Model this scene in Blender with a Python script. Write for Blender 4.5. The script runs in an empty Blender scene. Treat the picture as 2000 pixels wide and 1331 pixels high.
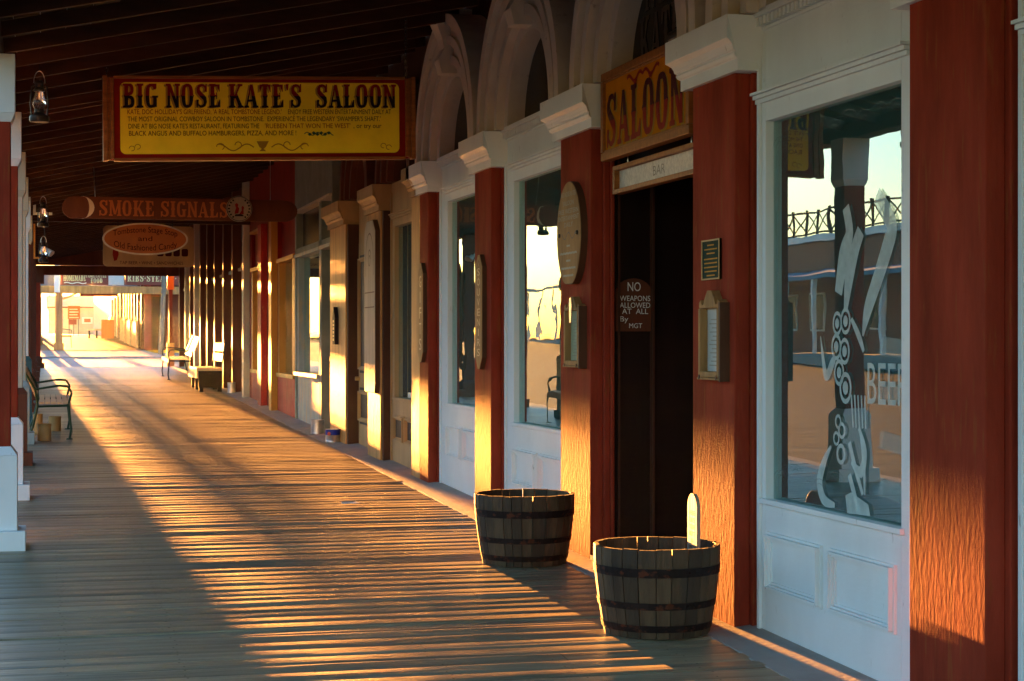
import bpy, math, random
from mathutils import Vector, Matrix, noise
R = math.radians
random.seed(7)
sc = bpy.context.scene
# ---------------------------------------------------------------- camera, sky, sun, exposure
FPX = 3500.0
TH = math.atan(910.0 / FPX)
cd = bpy.data.cameras.new('camera'); cam = bpy.data.objects.new('camera', cd)
sc.collection.objects.link(cam); sc.camera = cam
cd.sensor_width = 36.0; cd.lens = 36.0 * FPX / 2000.0; cd.clip_start = 0.05; cd.clip_end = 2000
cam.location = (0, 0, 0); cam.rotation_euler = (R(90), 0, -TH)
SUN_EL, SUN_AZ = 2.3, 1.75        # azimuth measured from +Y towards -X
EXPOSURE = 4.6
w = bpy.data.worlds.new('World'); sc.world = w; w.use_nodes = True
nt = w.node_tree; nt.nodes.clear()
sky = nt.nodes.new('ShaderNodeTexSky'); sky.sky_type = 'NISHITA'; sky.sun_disc = False
sky.sun_elevation = R(SUN_EL); sky.sun_rotation = R(-SUN_AZ); sky.air_density = 1.0; sky.dust_density = 0.3; sky.ozone_density = 2.7
bg = nt.nodes.new('ShaderNodeBackground'); bg.inputs[1].default_value = 0.066
ow = nt.nodes.new('ShaderNodeOutputWorld')
nt.links.new(sky.outputs[0], bg.inputs[0]); nt.links.new(bg.outputs[0], ow.inputs[0])
sl = bpy.data.lights.new('sun', 'SUN'); sun = bpy.data.objects.new('sun', sl); sc.collection.objects.link(sun)
sl.energy = 5.0; sl.angle = R(0.45); sl.color = (1.0, 0.36, 0.065)
sd = Vector((-math.sin(R(SUN_AZ)) * math.cos(R(SUN_EL)), math.cos(R(SUN_AZ)) * math.cos(R(SUN_EL)), math.sin(R(SUN_EL))))
sun.rotation_euler = sd.to_track_quat('Z', 'Y').to_euler()
sc.view_settings.view_transform = 'Standard'; sc.view_settings.look = 'None'
sc.view_settings.exposure = EXPOSURE; sc.view_settings.gamma = 1.0
sc.cycles.max_bounces = 8; sc.cycles.diffuse_bounces = 4; sc.cycles.glossy_bounces = 4

def gz(y):                                   # height of the walk: it climbs away from the camera
    if y < 98: return -1.68 + 0.0202 * y
    return 0.30 + 0.0045 * (y - 98)

# ---------------------------------------------------------------- materials
MATS = {}
def mat(name, col, rough=0.6, var=0.15, var_scale=(3, 3, 3), bump=0.0, bscale=(20, 20, 20), spec=0.2,
        metal=0.0, col2=None, mix_scale=(2, 2, 2), mix_amt=0.0, thr=0.55, coat=0.0, detail=6.0, attr=None, bdist=0.01):
    m = bpy.data.materials.new(name); m.use_nodes = True; n = m.node_tree; N = n.nodes; L = n.links
    b = N['Principled BSDF']; b.inputs['Roughness'].default_value = rough; b.inputs['Metallic'].default_value = metal
    b.inputs['Specular IOR Level'].default_value = spec; b.inputs['Coat Weight'].default_value = coat
    tc = N.new('ShaderNodeTexCoord')
    def noise_(scale, det=detail):
        mp = N.new('ShaderNodeMapping'); mp.inputs['Scale'].default_value = scale
        L.new(tc.outputs['Object'], mp.inputs[0])
        t = N.new('ShaderNodeTexNoise'); t.inputs['Scale'].default_value = 1.0; t.inputs['Detail'].default_value = det
        t.inputs['Roughness'].default_value = 0.6
        L.new(mp.outputs[0], t.inputs['Vector']); return t.outputs['Fac']
    hsv = N.new('ShaderNodeHueSaturation'); hsv.inputs['Color'].default_value = (*col, 1)
    mr = N.new('ShaderNodeMapRange'); mr.inputs['From Min'].default_value = 0.3; mr.inputs['From Max'].default_value = 0.7
    mr.inputs['To Min'].default_value = 1 - var; mr.inputs['To Max'].default_value = 1 + var
    L.new(noise_(var_scale), mr.inputs[0]); L.new(mr.outputs[0], hsv.inputs['Value'])
    out = hsv.outputs[0]
    if attr:
        a = N.new('ShaderNodeAttribute'); a.attribute_name = attr
        ms = N.new('ShaderNodeMixRGB'); ms.blend_type = 'MULTIPLY'; ms.inputs[0].default_value = 1
        L.new(out, ms.inputs[1]); L.new(a.outputs['Color'], ms.inputs[2]); out = ms.outputs[0]
    if col2 is not None:
        cr = N.new('ShaderNodeMapRange'); cr.inputs['From Min'].default_value = thr; cr.inputs['From Max'].default_value = thr + 0.08
        cr.inputs['To Max'].default_value = mix_amt
        L.new(noise_(mix_scale, 8), cr.inputs[0])
        mx = N.new('ShaderNodeMixRGB'); L.new(cr.outputs[0], mx.inputs[0]); L.new(out, mx.inputs[1]); mx.inputs[2].default_value = (*col2, 1); out = mx.outputs[0]
    L.new(out, b.inputs['Base Color'])
    if bump > 0:
        bp = N.new('ShaderNodeBump'); bp.inputs['Strength'].default_value = bump; bp.inputs['Distance'].default_value = bdist
        L.new(noise_(bscale, 8), bp.inputs['Height']); L.new(bp.outputs[0], b.inputs['Normal'])
    MATS[name] = m; return m
GR = (30, 30, 2.5)      # upright grain
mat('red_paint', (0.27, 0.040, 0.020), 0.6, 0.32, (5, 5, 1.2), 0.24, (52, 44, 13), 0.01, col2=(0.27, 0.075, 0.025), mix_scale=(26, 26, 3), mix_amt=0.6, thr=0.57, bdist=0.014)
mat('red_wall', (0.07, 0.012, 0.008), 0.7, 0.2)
mat('white_paint', (0.74, 0.80, 0.80), 0.5, 0.07, (2, 2, 1), 0.18, (10, 10, 34), 0.25, col2=(0.22, 0.20, 0.18), mix_scale=(24, 24, 7), mix_amt=0.75, thr=0.665)
mat('arch_off_white', (0.60, 0.55, 0.45), 0.65, 0.12, (3, 3, 2), 0.3, (14, 14, 14), 0.2, col2=(0.2, 0.17, 0.13), mix_scale=(12, 12, 12), mix_amt=0.6, thr=0.64)  # off-white of the arches and keystones, darker and yellower than white_paint
mat('cream_paint', (0.55, 0.49, 0.36), 0.6, 0.12, (5, 5, 1), 0.25, GR, col2=(0.25, 0.2, 0.14), mix_scale=(20, 20, 2), mix_amt=0.6, thr=0.66)
mat('tan_wood', (0.46, 0.25, 0.09), 0.5, 0.3, (8, 8, 0.8), 0.4, (50, 36, 4), 0.08, col2=(0.22, 0.12, 0.05), mix_scale=(25, 25, 1.6), mix_amt=0.7, thr=0.6)
mat('tan_paint', (0.40, 0.25, 0.11), 0.6, 0.15, (5, 5, 1), 0.2, GR, 0.2)
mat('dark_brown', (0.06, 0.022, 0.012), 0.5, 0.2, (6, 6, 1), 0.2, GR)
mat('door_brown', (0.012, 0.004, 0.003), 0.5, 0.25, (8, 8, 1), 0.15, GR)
mat('brown_paint', (0.12, 0.035, 0.015), 0.6, 0.2, (6, 6, 1), 0.3, GR)
mat('grey_paint', (0.30, 0.36, 0.34), 0.6, 0.2, (6, 6, 2), 0.3, GR, col2=(0.45, 0.36, 0.22), mix_scale=(9, 9, 2), mix_amt=0.8, thr=0.52)
mat('green_grey', (0.20, 0.23, 0.19), 0.7, 0.2, (4, 4, 4), 0.2)
mat('teal_paint', (0.03, 0.10, 0.11), 0.4, 0.15, (6, 6, 1), 0.15, GR)
mat('scarlet_paint', (0.45, 0.03, 0.02), 0.6, 0.2, (6, 6, 1), 0.3, (40, 40, 8), 0.15, col2=(0.45, 0.22, 0.1), mix_scale=(18, 18, 4), mix_amt=0.6, thr=0.6)
mat('orange_paint', (0.55, 0.22, 0.03), 0.45, 0.15, (6, 6, 1), 0.2, GR)
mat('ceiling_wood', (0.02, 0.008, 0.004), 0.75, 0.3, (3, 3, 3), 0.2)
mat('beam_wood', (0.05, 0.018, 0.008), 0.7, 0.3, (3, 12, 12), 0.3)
mat('deck_wood', (0.28, 0.225, 0.135), 0.42, 0.32, (1.6, 22, 22), 0.7, (2.2, 90, 20), 0.45, col2=(0.13, 0.10, 0.075), mix_scale=(1.2, 45, 20), mix_amt=0.6, thr=0.56, attr='tone', bdist=0.006)
mat('far_deck', (0.20, 0.12, 0.06), 0.7, 0.25, (1.5, 12, 12), 0.3, (2, 40, 10))
mat('concrete', (0.34, 0.32, 0.29), 0.75, 0.15, (3, 3, 3), 0.3, (30, 30, 30))
mat('pale_concrete', (0.34, 0.33, 0.31), 0.8, 0.1, (2, 2, 2), 0.2)
mat('asphalt', (0.022, 0.02, 0.018), 0.7, 0.6, (0.5, 0.25, 1), 0.9, (0.7, 3.0, 3), bdist=0.08)
mat('dirt', (0.05, 0.035, 0.022), 0.9, 0.25, (0.3, 0.3, 0.3), 0.4, (8, 8, 8))
mat('sign_yellow', (0.95, 0.74, 0.03), 0.5, 0.08, (4, 4, 4), 0.05, spec=0.04)
mat('sign_ochre', (0.50, 0.17, 0.008), 0.9, 0.15, (4, 4, 4), 0.05, spec=0.0)
mat('sign_red', (0.24, 0.014, 0.008), 0.5, 0.15, spec=0.04)
mat('sign_ink', (0.06, 0.006, 0.010), 0.5, 0.1, spec=0.04)
mat('sign_black', (0.018, 0.012, 0.016), 0.5, 0.1, spec=0.04)
mat('sign_shadow', (0.42, 0.25, 0.03), 0.5, 0.1, spec=0.04)
mat('sign_green', (0.03, 0.09, 0.04), 0.5, 0.1)
mat('sign_gold', (0.35, 0.2, 0.02), 0.5, 0.1, spec=0.04)
mat('sign_frame', (0.28, 0.10, 0.025), 0.4, 0.3, (4, 30, 30), 0.2, spec=0.12)
mat('plaque_wood', (0.34, 0.19, 0.075), 0.6, 0.3, (10, 10, 1.2), 0.35, (80, 60, 5), 0.08, col2=(0.2, 0.11, 0.05), mix_scale=(30, 30, 2), mix_amt=0.5, thr=0.6)
mat('plaque_edge', (0.09, 0.04, 0.02), 0.6, 0.2)
mat('weathered_board', (0.30, 0.26, 0.20), 0.6, 0.2, (10, 10, 1), 0.4, GR)
mat('faded_ink', (0.34, 0.32, 0.25), 0.6, 0.2)
mat('ink_grey', (0.13, 0.12, 0.11), 0.6, 0.1)
mat('letter_tan', (0.66, 0.46, 0.22), 0.5, 0.1)
mat('letter_white', (0.78, 0.78, 0.72), 0.5, 0.05)
mat('bronze_green', (0.012, 0.04, 0.03), 0.6, 0.2, spec=0.03)
mat('brass', (0.40, 0.27, 0.10), 0.5, 0.1)
mat('paper', (0.50, 0.52, 0.48), 0.35, 0.08, (10, 10, 10), coat=0.3)
mat('paper_green', (0.35, 0.40, 0.25), 0.35, 0.08, (10, 10, 10), coat=0.3)
mat('stave', (0.068, 0.045, 0.022), 0.7, 0.5, (10, 10, 1.5), 0.5, (60, 60, 5), 0.4, attr='tone', col2=(0.04, 0.03, 0.02), mix_scale=(9, 9, 3), mix_amt=0.7, thr=0.56)
mat('hoop', (0.014, 0.009, 0.008), 0.6, 0.4, (8, 8, 8), 0.4, metal=0.2, col2=(0.10, 0.03, 0.012), mix_scale=(14, 14, 22), mix_amt=0.8, thr=0.54)
mat('soil', (0.05, 0.035, 0.025), 0.9, 0.3, bump=0.5)
mat('black_metal', (0.02, 0.02, 0.02), 0.4, 0.2, metal=0.3)
mat('green_metal', (0.02, 0.06, 0.035), 0.4, 0.2, metal=0.2)
mat('tin', (0.62, 0.60, 0.56), 0.28, 0.15, (10, 10, 10), 0.1, metal=0.9, col2=(0.3, 0.2, 0.12), mix_scale=(15, 15, 15), mix_amt=0.4, thr=0.62)
mat('can_blue', (0.01, 0.03, 0.30), 0.35, 0.1)
mat('can_red', (0.5, 0.08, 0.05), 0.4, 0.1)
mat('bench_wood', (0.55, 0.45, 0.28), 0.5, 0.15, (10, 3, 10), 0.3)
mat('bench_dark', (0.012, 0.006, 0.004), 0.6, 0.2, (10, 3, 10), 0.3)
mat('brick', (0.30, 0.08, 0.05), 0.8, 0.25, (9, 9, 14), 0.3)
mat('wall_cream', (0.42, 0.36, 0.26), 0.8, 0.1)
mat('wall_white', (0.62, 0.62, 0.58), 0.8, 0.08)
mat('roof_grey', (0.35, 0.37, 0.37), 0.7, 0.1)
mat('awning_blue', (0.12, 0.25, 0.38), 0.7, 0.1)
mat('roof_pink', (0.50, 0.33, 0.28), 0.8, 0.1)
mat('yellow_kerb', (0.55, 0.38, 0.05), 0.7, 0.2)
mat('pole_wood', (0.22, 0.19, 0.14), 0.8, 0.3, (20, 20, 1), 0.4, GR)
mat('bark', (0.10, 0.075, 0.05), 0.9, 0.3, bump=0.5)
mat('leaf', (0.055, 0.09, 0.03), 0.6, 0.45, (1.2, 1.2, 1.2))
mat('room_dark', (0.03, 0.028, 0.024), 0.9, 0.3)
mat('etched_sign', (0.62, 0.60, 0.50), 0.3, 0.25, (40, 40, 40), 0.9, (55, 55, 55), 0.8)
mat('lunette', (0.012, 0.010, 0.009), 0.25, 0.3)
mat('dim_letter', (0.06, 0.045, 0.03), 0.5, 0.2)
mat('black_seam', (0.01, 0.008, 0.007), 0.8, 0.1)
mat('moon_white', (0.6, 0.52, 0.4), 0.5, 0.15)
mat('orange_sign', (0.40, 0.12, 0.03), 0.5, 0.1)
mat('banner_red', (0.22, 0.06, 0.04), 0.6, 0.15)
mat('straw', (0.75, 0.62, 0.30), 0.6, 0.1)
def glass_mat(name, refl=0.35, wav=0.04, tint=(0.86, 0.97, 0.95)):
    m = bpy.data.materials.new(name); m.use_nodes = True; N = m.node_tree.nodes; L = m.node_tree.links; N.clear()
    o = N.new('ShaderNodeOutputMaterial'); mx = N.new('ShaderNodeMixShader'); g = N.new('ShaderNodeBsdfGlossy'); t = N.new('ShaderNodeBsdfTransparent')
    g.inputs['Roughness'].default_value = 0.0; g.inputs['Color'].default_value = (*tint, 1); t.inputs['Color'].default_value = (0.5, 0.66, 0.62, 1)
    fr = N.new('ShaderNodeFresnel'); fr.inputs['IOR'].default_value = 1.5
    ma = N.new('ShaderNodeMath'); ma.operation = 'MULTIPLY_ADD'; ma.inputs[1].default_value = 1.5; ma.inputs[2].default_value = refl; ma.use_clamp = True
    tc = N.new('ShaderNodeTexCoord'); mp = N.new('ShaderNodeMapping'); mp.inputs['Scale'].default_value = (1, 2.2, 3.5)
    ns = N.new('ShaderNodeTexNoise'); ns.inputs['Scale'].default_value = 1; ns.inputs['Detail'].default_value = 1.5
    bp = N.new('ShaderNodeBump'); bp.inputs['Strength'].default_value = wav; bp.inputs['Distance'].default_value = 0.1
    L.new(tc.outputs['Object'], mp.inputs[0]); L.new(mp.outputs[0], ns.inputs['Vector']); L.new(ns.outputs['Fac'], bp.inputs['Height']); L.new(bp.outputs[0], g.inputs['Normal'])
    L.new(fr.outputs[0], ma.inputs[0]); L.new(ma.outputs[0], mx.inputs[0]); L.new(t.outputs[0], mx.inputs[1]); L.new(g.outputs[0], mx.inputs[2]); df = N.new('ShaderNodeBsdfDiffuse'); df.inputs['Color'].default_value = (0.30, 0.62, 0.58, 1); m2 = N.new('ShaderNodeMixShader'); m2.inputs[0].default_value = 0.06
    L.new(mx.outputs[0], m2.inputs[1]); L.new(df.outputs[0], m2.inputs[2]); L.new(m2.outputs[0], o.inputs[0])
    MATS[name] = m
glass_mat('window_glass', 0.13, 0.004, (0.78, 0.93, 0.92))
glass_mat('old_glass', 0.14, 0.009, (0.75, 0.95, 0.92))
m = mat('clear_glass', (0.9, 0.9, 0.9), 0.05, 0.0); b = m.node_tree.nodes['Principled BSDF']; b.inputs['Transmission Weight'].default_value = 0.95; b.inputs['IOR'].default_value = 1.3
m = mat('glass_paint', (0.62, 0.80, 0.78), 0.5, 0.15, (20, 20, 20)); b = m.node_tree.nodes['Principled BSDF']; b.inputs['Alpha'].default_value = 0.55
m = mat('glass_paint_faint', (0.5, 0.65, 0.62), 0.5, 0.15, (20, 20, 20)); b = m.node_tree.nodes['Principled BSDF']; b.inputs['Alpha'].default_value = 0.28

# ---------------------------------------------------------------- mesh builder
class MB:
    def __init__(s): s.v = []; s.f = []; s.t = []; s.mi = []
    def add(s, vs, fs, tone=1.0):
        o = len(s.v); s.v += [tuple(p) for p in vs]
        for f in fs: s.f.append([i + o for i in f]); s.t.append(tone)
        return s
    def box(s, x0, x1, y0, y1, z0, z1, tone=1.0):
        return s.add([(x0, y0, z0), (x1, y0, z0), (x1, y1, z0), (x0, y1, z0), (x0, y0, z1), (x1, y0, z1), (x1, y1, z1), (x0, y1, z1)],
                     [(0, 3, 2, 1), (4, 5, 6, 7), (0, 1, 5, 4), (1, 2, 6, 5), (2, 3, 7, 6), (3, 0, 4, 7)], tone)
    def hexa(s, p, tone=1.0):    # 8 points, bottom 4 then top 4
        return s.add(p, [(0, 3, 2, 1), (4, 5, 6, 7), (0, 1, 5, 4), (1, 2, 6, 5), (2, 3, 7, 6), (3, 0, 4, 7)], tone)
    def prism(s, pts, O, U, V, Nn, d, tone=1.0):   # polygon (u,v) extruded by d along Nn
        O, U, V, Nn = map(Vector, (O, U, V, Nn)); n = len(pts)
        a = [O + U * u + V * v for u, v in pts]; b = [p + Nn * d for p in a]
        return s.add(a + b, [tuple(range(n))[::-1], tuple(range(n, 2 * n))] + [(i, (i + 1) % n, (i + 1) % n + n, i + n) for i in range(n)], tone)
    def ring(s, outer, inner, O, U, V, Nn, d):     # strip between two equal-length open/closed curves, extruded
        O, U, V, Nn = map(Vector, (O, U, V, Nn)); n = len(outer)
        P = lambda q, k: O + U * q[0] + V * q[1] + Nn * k
        vs = [P(q, d) for q in outer] + [P(q, d) for q in inner] + [P(q, 0) for q in outer] + [P(q, 0) for q in inner]
        fs = []
        for i in range(n - 1):
            fs += [(i, i + 1, n + i + 1, n + i), (2 * n + i, 2 * n + i + 1, i + 1, i), (n + i, n + i + 1, 3 * n + i + 1, 3 * n + i)]
        fs += [(0, n, 3 * n, 2 * n), (n - 1, 2 * n - 1, 4 * n - 1, 3 * n - 1)]
        return s.add(vs, fs)
    def cyl(s, p0, p1, r0, r1=None, n=12, cap=True, tone=1.0):
        r1 = r0 if r1 is None else r1; p0, p1 = Vector(p0), Vector(p1); d = (p1 - p0).normalized()
        a = d.orthogonal().normalized(); b = d.cross(a)
        vs = [p0 + (a * math.cos(2 * math.pi * i / n) + b * math.sin(2 * math.pi * i / n)) * r0 for i in range(n)]
        vs += [p1 + (a * math.cos(2 * math.pi * i / n) + b * math.sin(2 * math.pi * i / n)) * r1 for i in range(n)]
        fs = [(i, (i + 1) % n, (i + 1) % n + n, i + n) for i in range(n)]
        if cap: fs += [tuple(range(n))[::-1], tuple(range(n, 2 * n))]
        return s.add(vs, fs, tone)
    def tube(s, pts, r, n=8):
        for i in range(len(pts) - 1): s.cyl(pts[i], pts[i + 1], r, r, n)
        return s
    def lathe(s, prof, c=(0, 0, 0), n=24, cap=True):   # prof: (r,z)
        c = Vector(c); vs = []
        for r, z in prof:
            for i in range(n):
                a = 2 * math.pi * i / n; vs.append(c + Vector((r * math.cos(a), r * math.sin(a), z)))
        fs = []
        for k in range(len(prof) - 1):
            for i in range(n): fs.append((k * n + i, k * n + (i + 1) % n, (k + 1) * n + (i + 1) % n, (k + 1) * n + i))
        if cap: fs += [tuple(range(n))[::-1], tuple(range((len(prof) - 1) * n, len(prof) * n))]
        return s.add(vs, fs)
    def mirror_y(s, c): s.v = [(x, 2 * c - y, z) for x, y, z in s.v]; s.f = [f[::-1] for f in s.f]; return s
    def shear_ground(s):          # lay a flat-built mesh on the sloping walk
        s.v = [(x, y, z + gz(y)) for x, y, z in s.v]; return s
    def build(s, name, m, parent=None, smooth=False, bevel=0.0):
        off = wloc(parent) if parent else Vector((0, 0, 0))
        me = bpy.data.meshes.new(name); me.from_pydata([Vector(p) - off for p in s.v], [], s.f); me.materials.append(MATS[m]); me.update()
        if any(abs(t - 1) > 1e-6 for t in s.t):
            ca = me.attributes.new('tone', 'FLOAT_COLOR', 'FACE')
            for i, t in enumerate(s.t): ca.data[i].color = (t, t, t, 1)
        elif m in ('deck_wood', 'stave'):
            ca = me.attributes.new('tone', 'FLOAT_COLOR', 'FACE')
            for i in range(len(s.f)): ca.data[i].color = (1, 1, 1, 1)
        o = bpy.data.objects.new(name, me); sc.collection.objects.link(o)
        if parent: o.parent = parent
        if smooth:
            for p in me.polygons: p.use_smooth = True
            me.set_sharp_from_angle(angle=R(40)) if hasattr(me, 'set_sharp_from_angle') else None
        if bevel:
            bv = o.modifiers.new('bevel', 'BEVEL'); bv.width = bevel; bv.segments = 2; bv.limit_method = 'ANGLE'
        return o
def wloc(o):
    v = Vector((0, 0, 0))
    while o: v += Vector(o.location); o = o.parent
    return v
def tag(o, label=None, cat=None, group=None, kind=None):
    if label: o['label'] = label
    if cat: o['category'] = cat
    if group: o['group'] = group
    if kind: o['kind'] = kind
    return o
def thing(name, label, cat, loc=(0, 0, 0), group=None):
    o = bpy.data.objects.new(name, None); sc.collection.objects.link(o); o.location = loc; o.empty_display_size = 0.2
    return tag(o, label, cat, group)
def copy_tree(o, parent=None):
    c = o.copy(); sc.collection.objects.link(c); c.parent = parent
    for ch in list(o.children): copy_tree(ch, c)
    return c
def quad(name, pts, m, kind='structure'):
    return tag(MB().add(pts, [tuple(range(len(pts)))]).build(name, m), kind=kind)

# ---------------------------------------------------------------- lettering
FONT_OBJ = bpy.data.curves.new('lettering', 'FONT')
def text_mb(body, size, O, U, V, Nn, width=None, align='CENTER', sx=1.0, spacing=1.0, depth=0.0015, arc=0.0):
    """plain painted letters, laid on the plane O,U,V, standing `depth` proud along Nn"""
    c = FONT_OBJ.copy(); c.body = body; c.size = size; c.align_x = align; c.space_character = spacing; c.resolution_u = 3; c.extrude = 0
    ob = bpy.data.objects.new('t', c); sc.collection.objects.link(ob)
    dg = bpy.context.evaluated_depsgraph_get(); me = bpy.data.meshes.new_from_object(ob.evaluated_get(dg))
    xs = [v.co.x for v in me.vertices]
    if width and xs: sx = width / (max(xs) - min(xs))
    O, U, V, Nn = map(Vector, (O, U, V, Nn)); mb = MB()
    vs = []
    for v in me.vertices:
        x = v.co.x * sx; y = v.co.y + arc * x * x
        vs.append(O + U * x + V * y + Nn * depth)
    mb.add(vs, [tuple(p.vertices) for p in me.polygons])
    bpy.data.objects.remove(ob); bpy.data.meshes.remove(me); bpy.data.curves.remove(c)
    return mb
def west_glyph(ch):
    """slab-serif poster letters as lists of polygons in a box of height 1; returns (polys, advance)"""
    T = 0.23; P = []
    def rect(x0, x1, y0, y1): P.append([(x0, y0), (x1, y0), (x1, y1), (x0, y1)])
    def slab(xc, y, hw=0.20, h=0.10):
        s = 1 if y < 0.5 else -1
        P.append([(xc - hw, y), (xc + hw, y), (xc + hw, y + s * h * 0.75), (xc + hw * 0.6, y + s * h), (xc - hw * 0.6, y + s * h), (xc - hw, y + s * h * 0.75)][::s])
    def spur(xc, hw=0.165): P.append([(xc - hw, 0.5), (xc - T / 2, 0.42), (xc + T / 2, 0.42), (xc + hw, 0.5), (xc + T / 2, 0.58), (xc - T / 2, 0.58)])
    def stem(xc, sp=True):
        rect(xc - T / 2, xc + T / 2, 0.02, 0.98); slab(xc, 0); slab(xc, 1)
        if sp: spur(xc)
    def stroke(pts, w):
        n = len(pts)
        L_, R_ = [], []
        for i, p in enumerate(pts):
            a = pts[max(0, i - 1)]; b = pts[min(n - 1, i + 1)]; dx, dy = b[0] - a[0], b[1] - a[1]; l = math.hypot(dx, dy) or 1
            ww = (w[i] if isinstance(w, (list, tuple)) else w) / 2
            L_.append((p[0] - dy / l * ww, p[1] + dx / l * ww)); R_.append((p[0] + dy / l * ww, p[1] - dx / l * ww))
        for i in range(n - 1): P.append([L_[i], R_[i], R_[i + 1], L_[i + 1]])
    def oval(xc, yc, rx, ry, a0, a1, wv=T, wh=0.11, n=18):
        pts = [];ws = []
        for i in range(n + 1):
            a = R(a0 + (a1 - a0) * i / n); cx, sx_ = math.cos(a), math.sin(a)
            ex = 0.72
            pts.append((xc + rx * math.copysign(abs(cx) ** ex, cx), yc + ry * math.copysign(abs(sx_) ** ex, sx_)))
            ws.append(wh + (wv - wh) * abs(cx) ** 1.2)
        stroke(pts, ws)
    if ch == ' ': return [], 0.34
    if ch == "'": return [[(0.02, 1), (0.2, 1), (0.16, 0.74), (0.08, 0.74)]], 0.24
    if ch == '.': rect(0.02, 0.16, 0, 0.14); return P, 0.24
    if ch == '*': oval(0.15, 0.5, 0.06, 0.06, 0, 360, 0.1, 0.1, 10); return P, 0.34
    if ch == 'I': stem(0.2); return P, 0.46
    if ch == 'B': stem(0.2); oval(0.28, 0.76, 0.26, 0.19, 90, -90, 0.19); oval(0.28, 0.25, 0.30, 0.20, 90, -90, 0.21); return P, 0.76
    if ch in 'OQ': oval(0.36, 0.5, 0.24, 0.445, 0, 360, T); P.append([(-0.045, 0.5), (0.03, 0.42), (0.03, 0.58)]); P.append([(0.765, 0.5), (0.69, 0.58), (0.69, 0.42)]); return P, 0.80
    if ch == 'D': stem(0.2); oval(0.28, 0.5, 0.30, 0.445, 90, -90, T); return P, 0.80
    if ch in 'GC':
        oval(0.36, 0.5, 0.24, 0.445, 48, 318, T); slab(0.56, 1, 0.10, 0.24)
        if ch == 'G': rect(0.46, 0.68, 0.03, 0.45); rect(0.40, 0.76, 0.42, 0.50)
        return P, 0.80
    if ch == 'N': rect(0.06, 0.22, 0.02, 0.98); rect(0.58, 0.74, 0.02, 0.98); slab(0.14, 0, 0.16); slab(0.1, 1, 0.14); slab(0.66, 1, 0.16); P.append([(0.06, 0.98), (0.56, 0.0), (0.76, 0.0), (0.26, 0.98)]); return P, 0.84
    if ch == 'M': rect(0.06, 0.20, 0.02, 0.98); rect(0.70, 0.90, 0.02, 0.98); slab(0.13, 0, 0.15); slab(0.8, 0, 0.18); slab(0.12, 1, 0.15); slab(0.82, 1, 0.17); P.append([(0.08, 0.98), (0.38, 0.1), (0.56, 0.1), (0.28, 0.98)]); P.append([(0.44, 0.1), (0.54, 0.1), (0.86, 0.98), (0.72, 0.98)]); return P, 1.0
    if ch == 'W': P.append([(0.02, 1), (0.24, 1), (0.36, 0), (0.24, 0)]); P.append([(0.24, 0), (0.36, 0), (0.54, 0.9), (0.42, 0.9)]); P.append([(0.42, 0.9), (0.64, 0.9), (0.76, 0), (0.64, 0)]); P.append([(0.64, 0), (0.76, 0), (0.96, 1), (0.84, 1)]); return P, 1.0
    if ch == 'S':
        pts = [(0.60, 0.76), (0.575, 0.86), (0.48, 0.935), (0.36, 0.95), (0.22, 0.91), (0.155, 0.80), (0.17, 0.68), (0.28, 0.58), (0.42, 0.48), (0.55, 0.38), (0.58, 0.25), (0.53, 0.12), (0.40, 0.055), (0.27, 0.06), (0.16, 0.13), (0.12, 0.24)]
        ws = [0.07, 0.09, 0.1, 0.11, 0.15, 0.2, 0.22, 0.22, 0.22, 0.22, 0.21, 0.16, 0.11, 0.1, 0.09, 0.07]
        stroke(pts, ws); P.append([(0.52, 0.66), (0.68, 0.66), (0.68, 1.0), (0.6, 1.0)]); P.append([(0.04, 0.34), (0.04, 0.0), (0.12, 0.0), (0.2, 0.34)]); return P, 0.76
    if ch in 'EFL':
        stem(0.2)
        if ch in 'EF': rect(0.2, 0.60, 0.89, 0.98); P.append([(0.50, 0.98), (0.50, 0.84), (0.60, 0.68), (0.64, 0.68), (0.64, 0.98)]); rect(0.28, 0.46, 0.46, 0.54); rect(0.42, 0.48, 0.36, 0.64)
        if ch in 'EL': rect(0.2, 0.62, 0.02, 0.11); P.append([(0.52, 0.02), (0.67, 0.02), (0.67, 0.34), (0.62, 0.34), (0.52, 0.16)])
        return P, 0.74
    if ch == 'K': stem(0.2); P.append([(0.30, 0.42), (0.36, 0.36), (0.72, 0.94), (0.60, 0.94)]); P.append([(0.34, 0.52), (0.46, 0.66), (0.84, 0.04), (0.60, 0.04)]); slab(0.68, 1, 0.15); slab(0.72, 0, 0.17); return P, 0.92
    if ch == 'A': P.append([(0.05, 0.02), (0.16, 0.02), (0.40, 0.98), (0.32, 0.98)]); P.append([(0.30, 0.98), (0.48, 0.98), (0.76, 0.02), (0.52, 0.02)]); rect(0.18, 0.56, 0.26, 0.35); slab(0.11, 0, 0.14); slab(0.65, 0, 0.18); return P, 0.84
    if ch == 'T': stem(0.34); rect(0.04, 0.64, 0.89, 0.98); P.append([(0.0, 0.98), (0.0, 0.66), (0.04, 0.66), (0.13, 0.86), (0.13, 0.98)]); P.append([(0.68, 0.98), (0.55, 0.98), (0.55, 0.86), (0.64, 0.66), (0.68, 0.66)]); return P, 0.74
    if ch in 'RP':
        stem(0.2); oval(0.28, 0.74, 0.28, 0.20, 90, -90, 0.2)
        if ch == 'R': P.append([(0.30, 0.52), (0.48, 0.52), (0.74, 0.04), (0.52, 0.04)]); slab(0.66, 0, 0.14)
        return P, 0.82 if ch == 'R' else 0.74
    if ch == 'H': stem(0.2); stem(0.66); rect(0.3, 0.56, 0.45, 0.55); return P, 0.90
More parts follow.
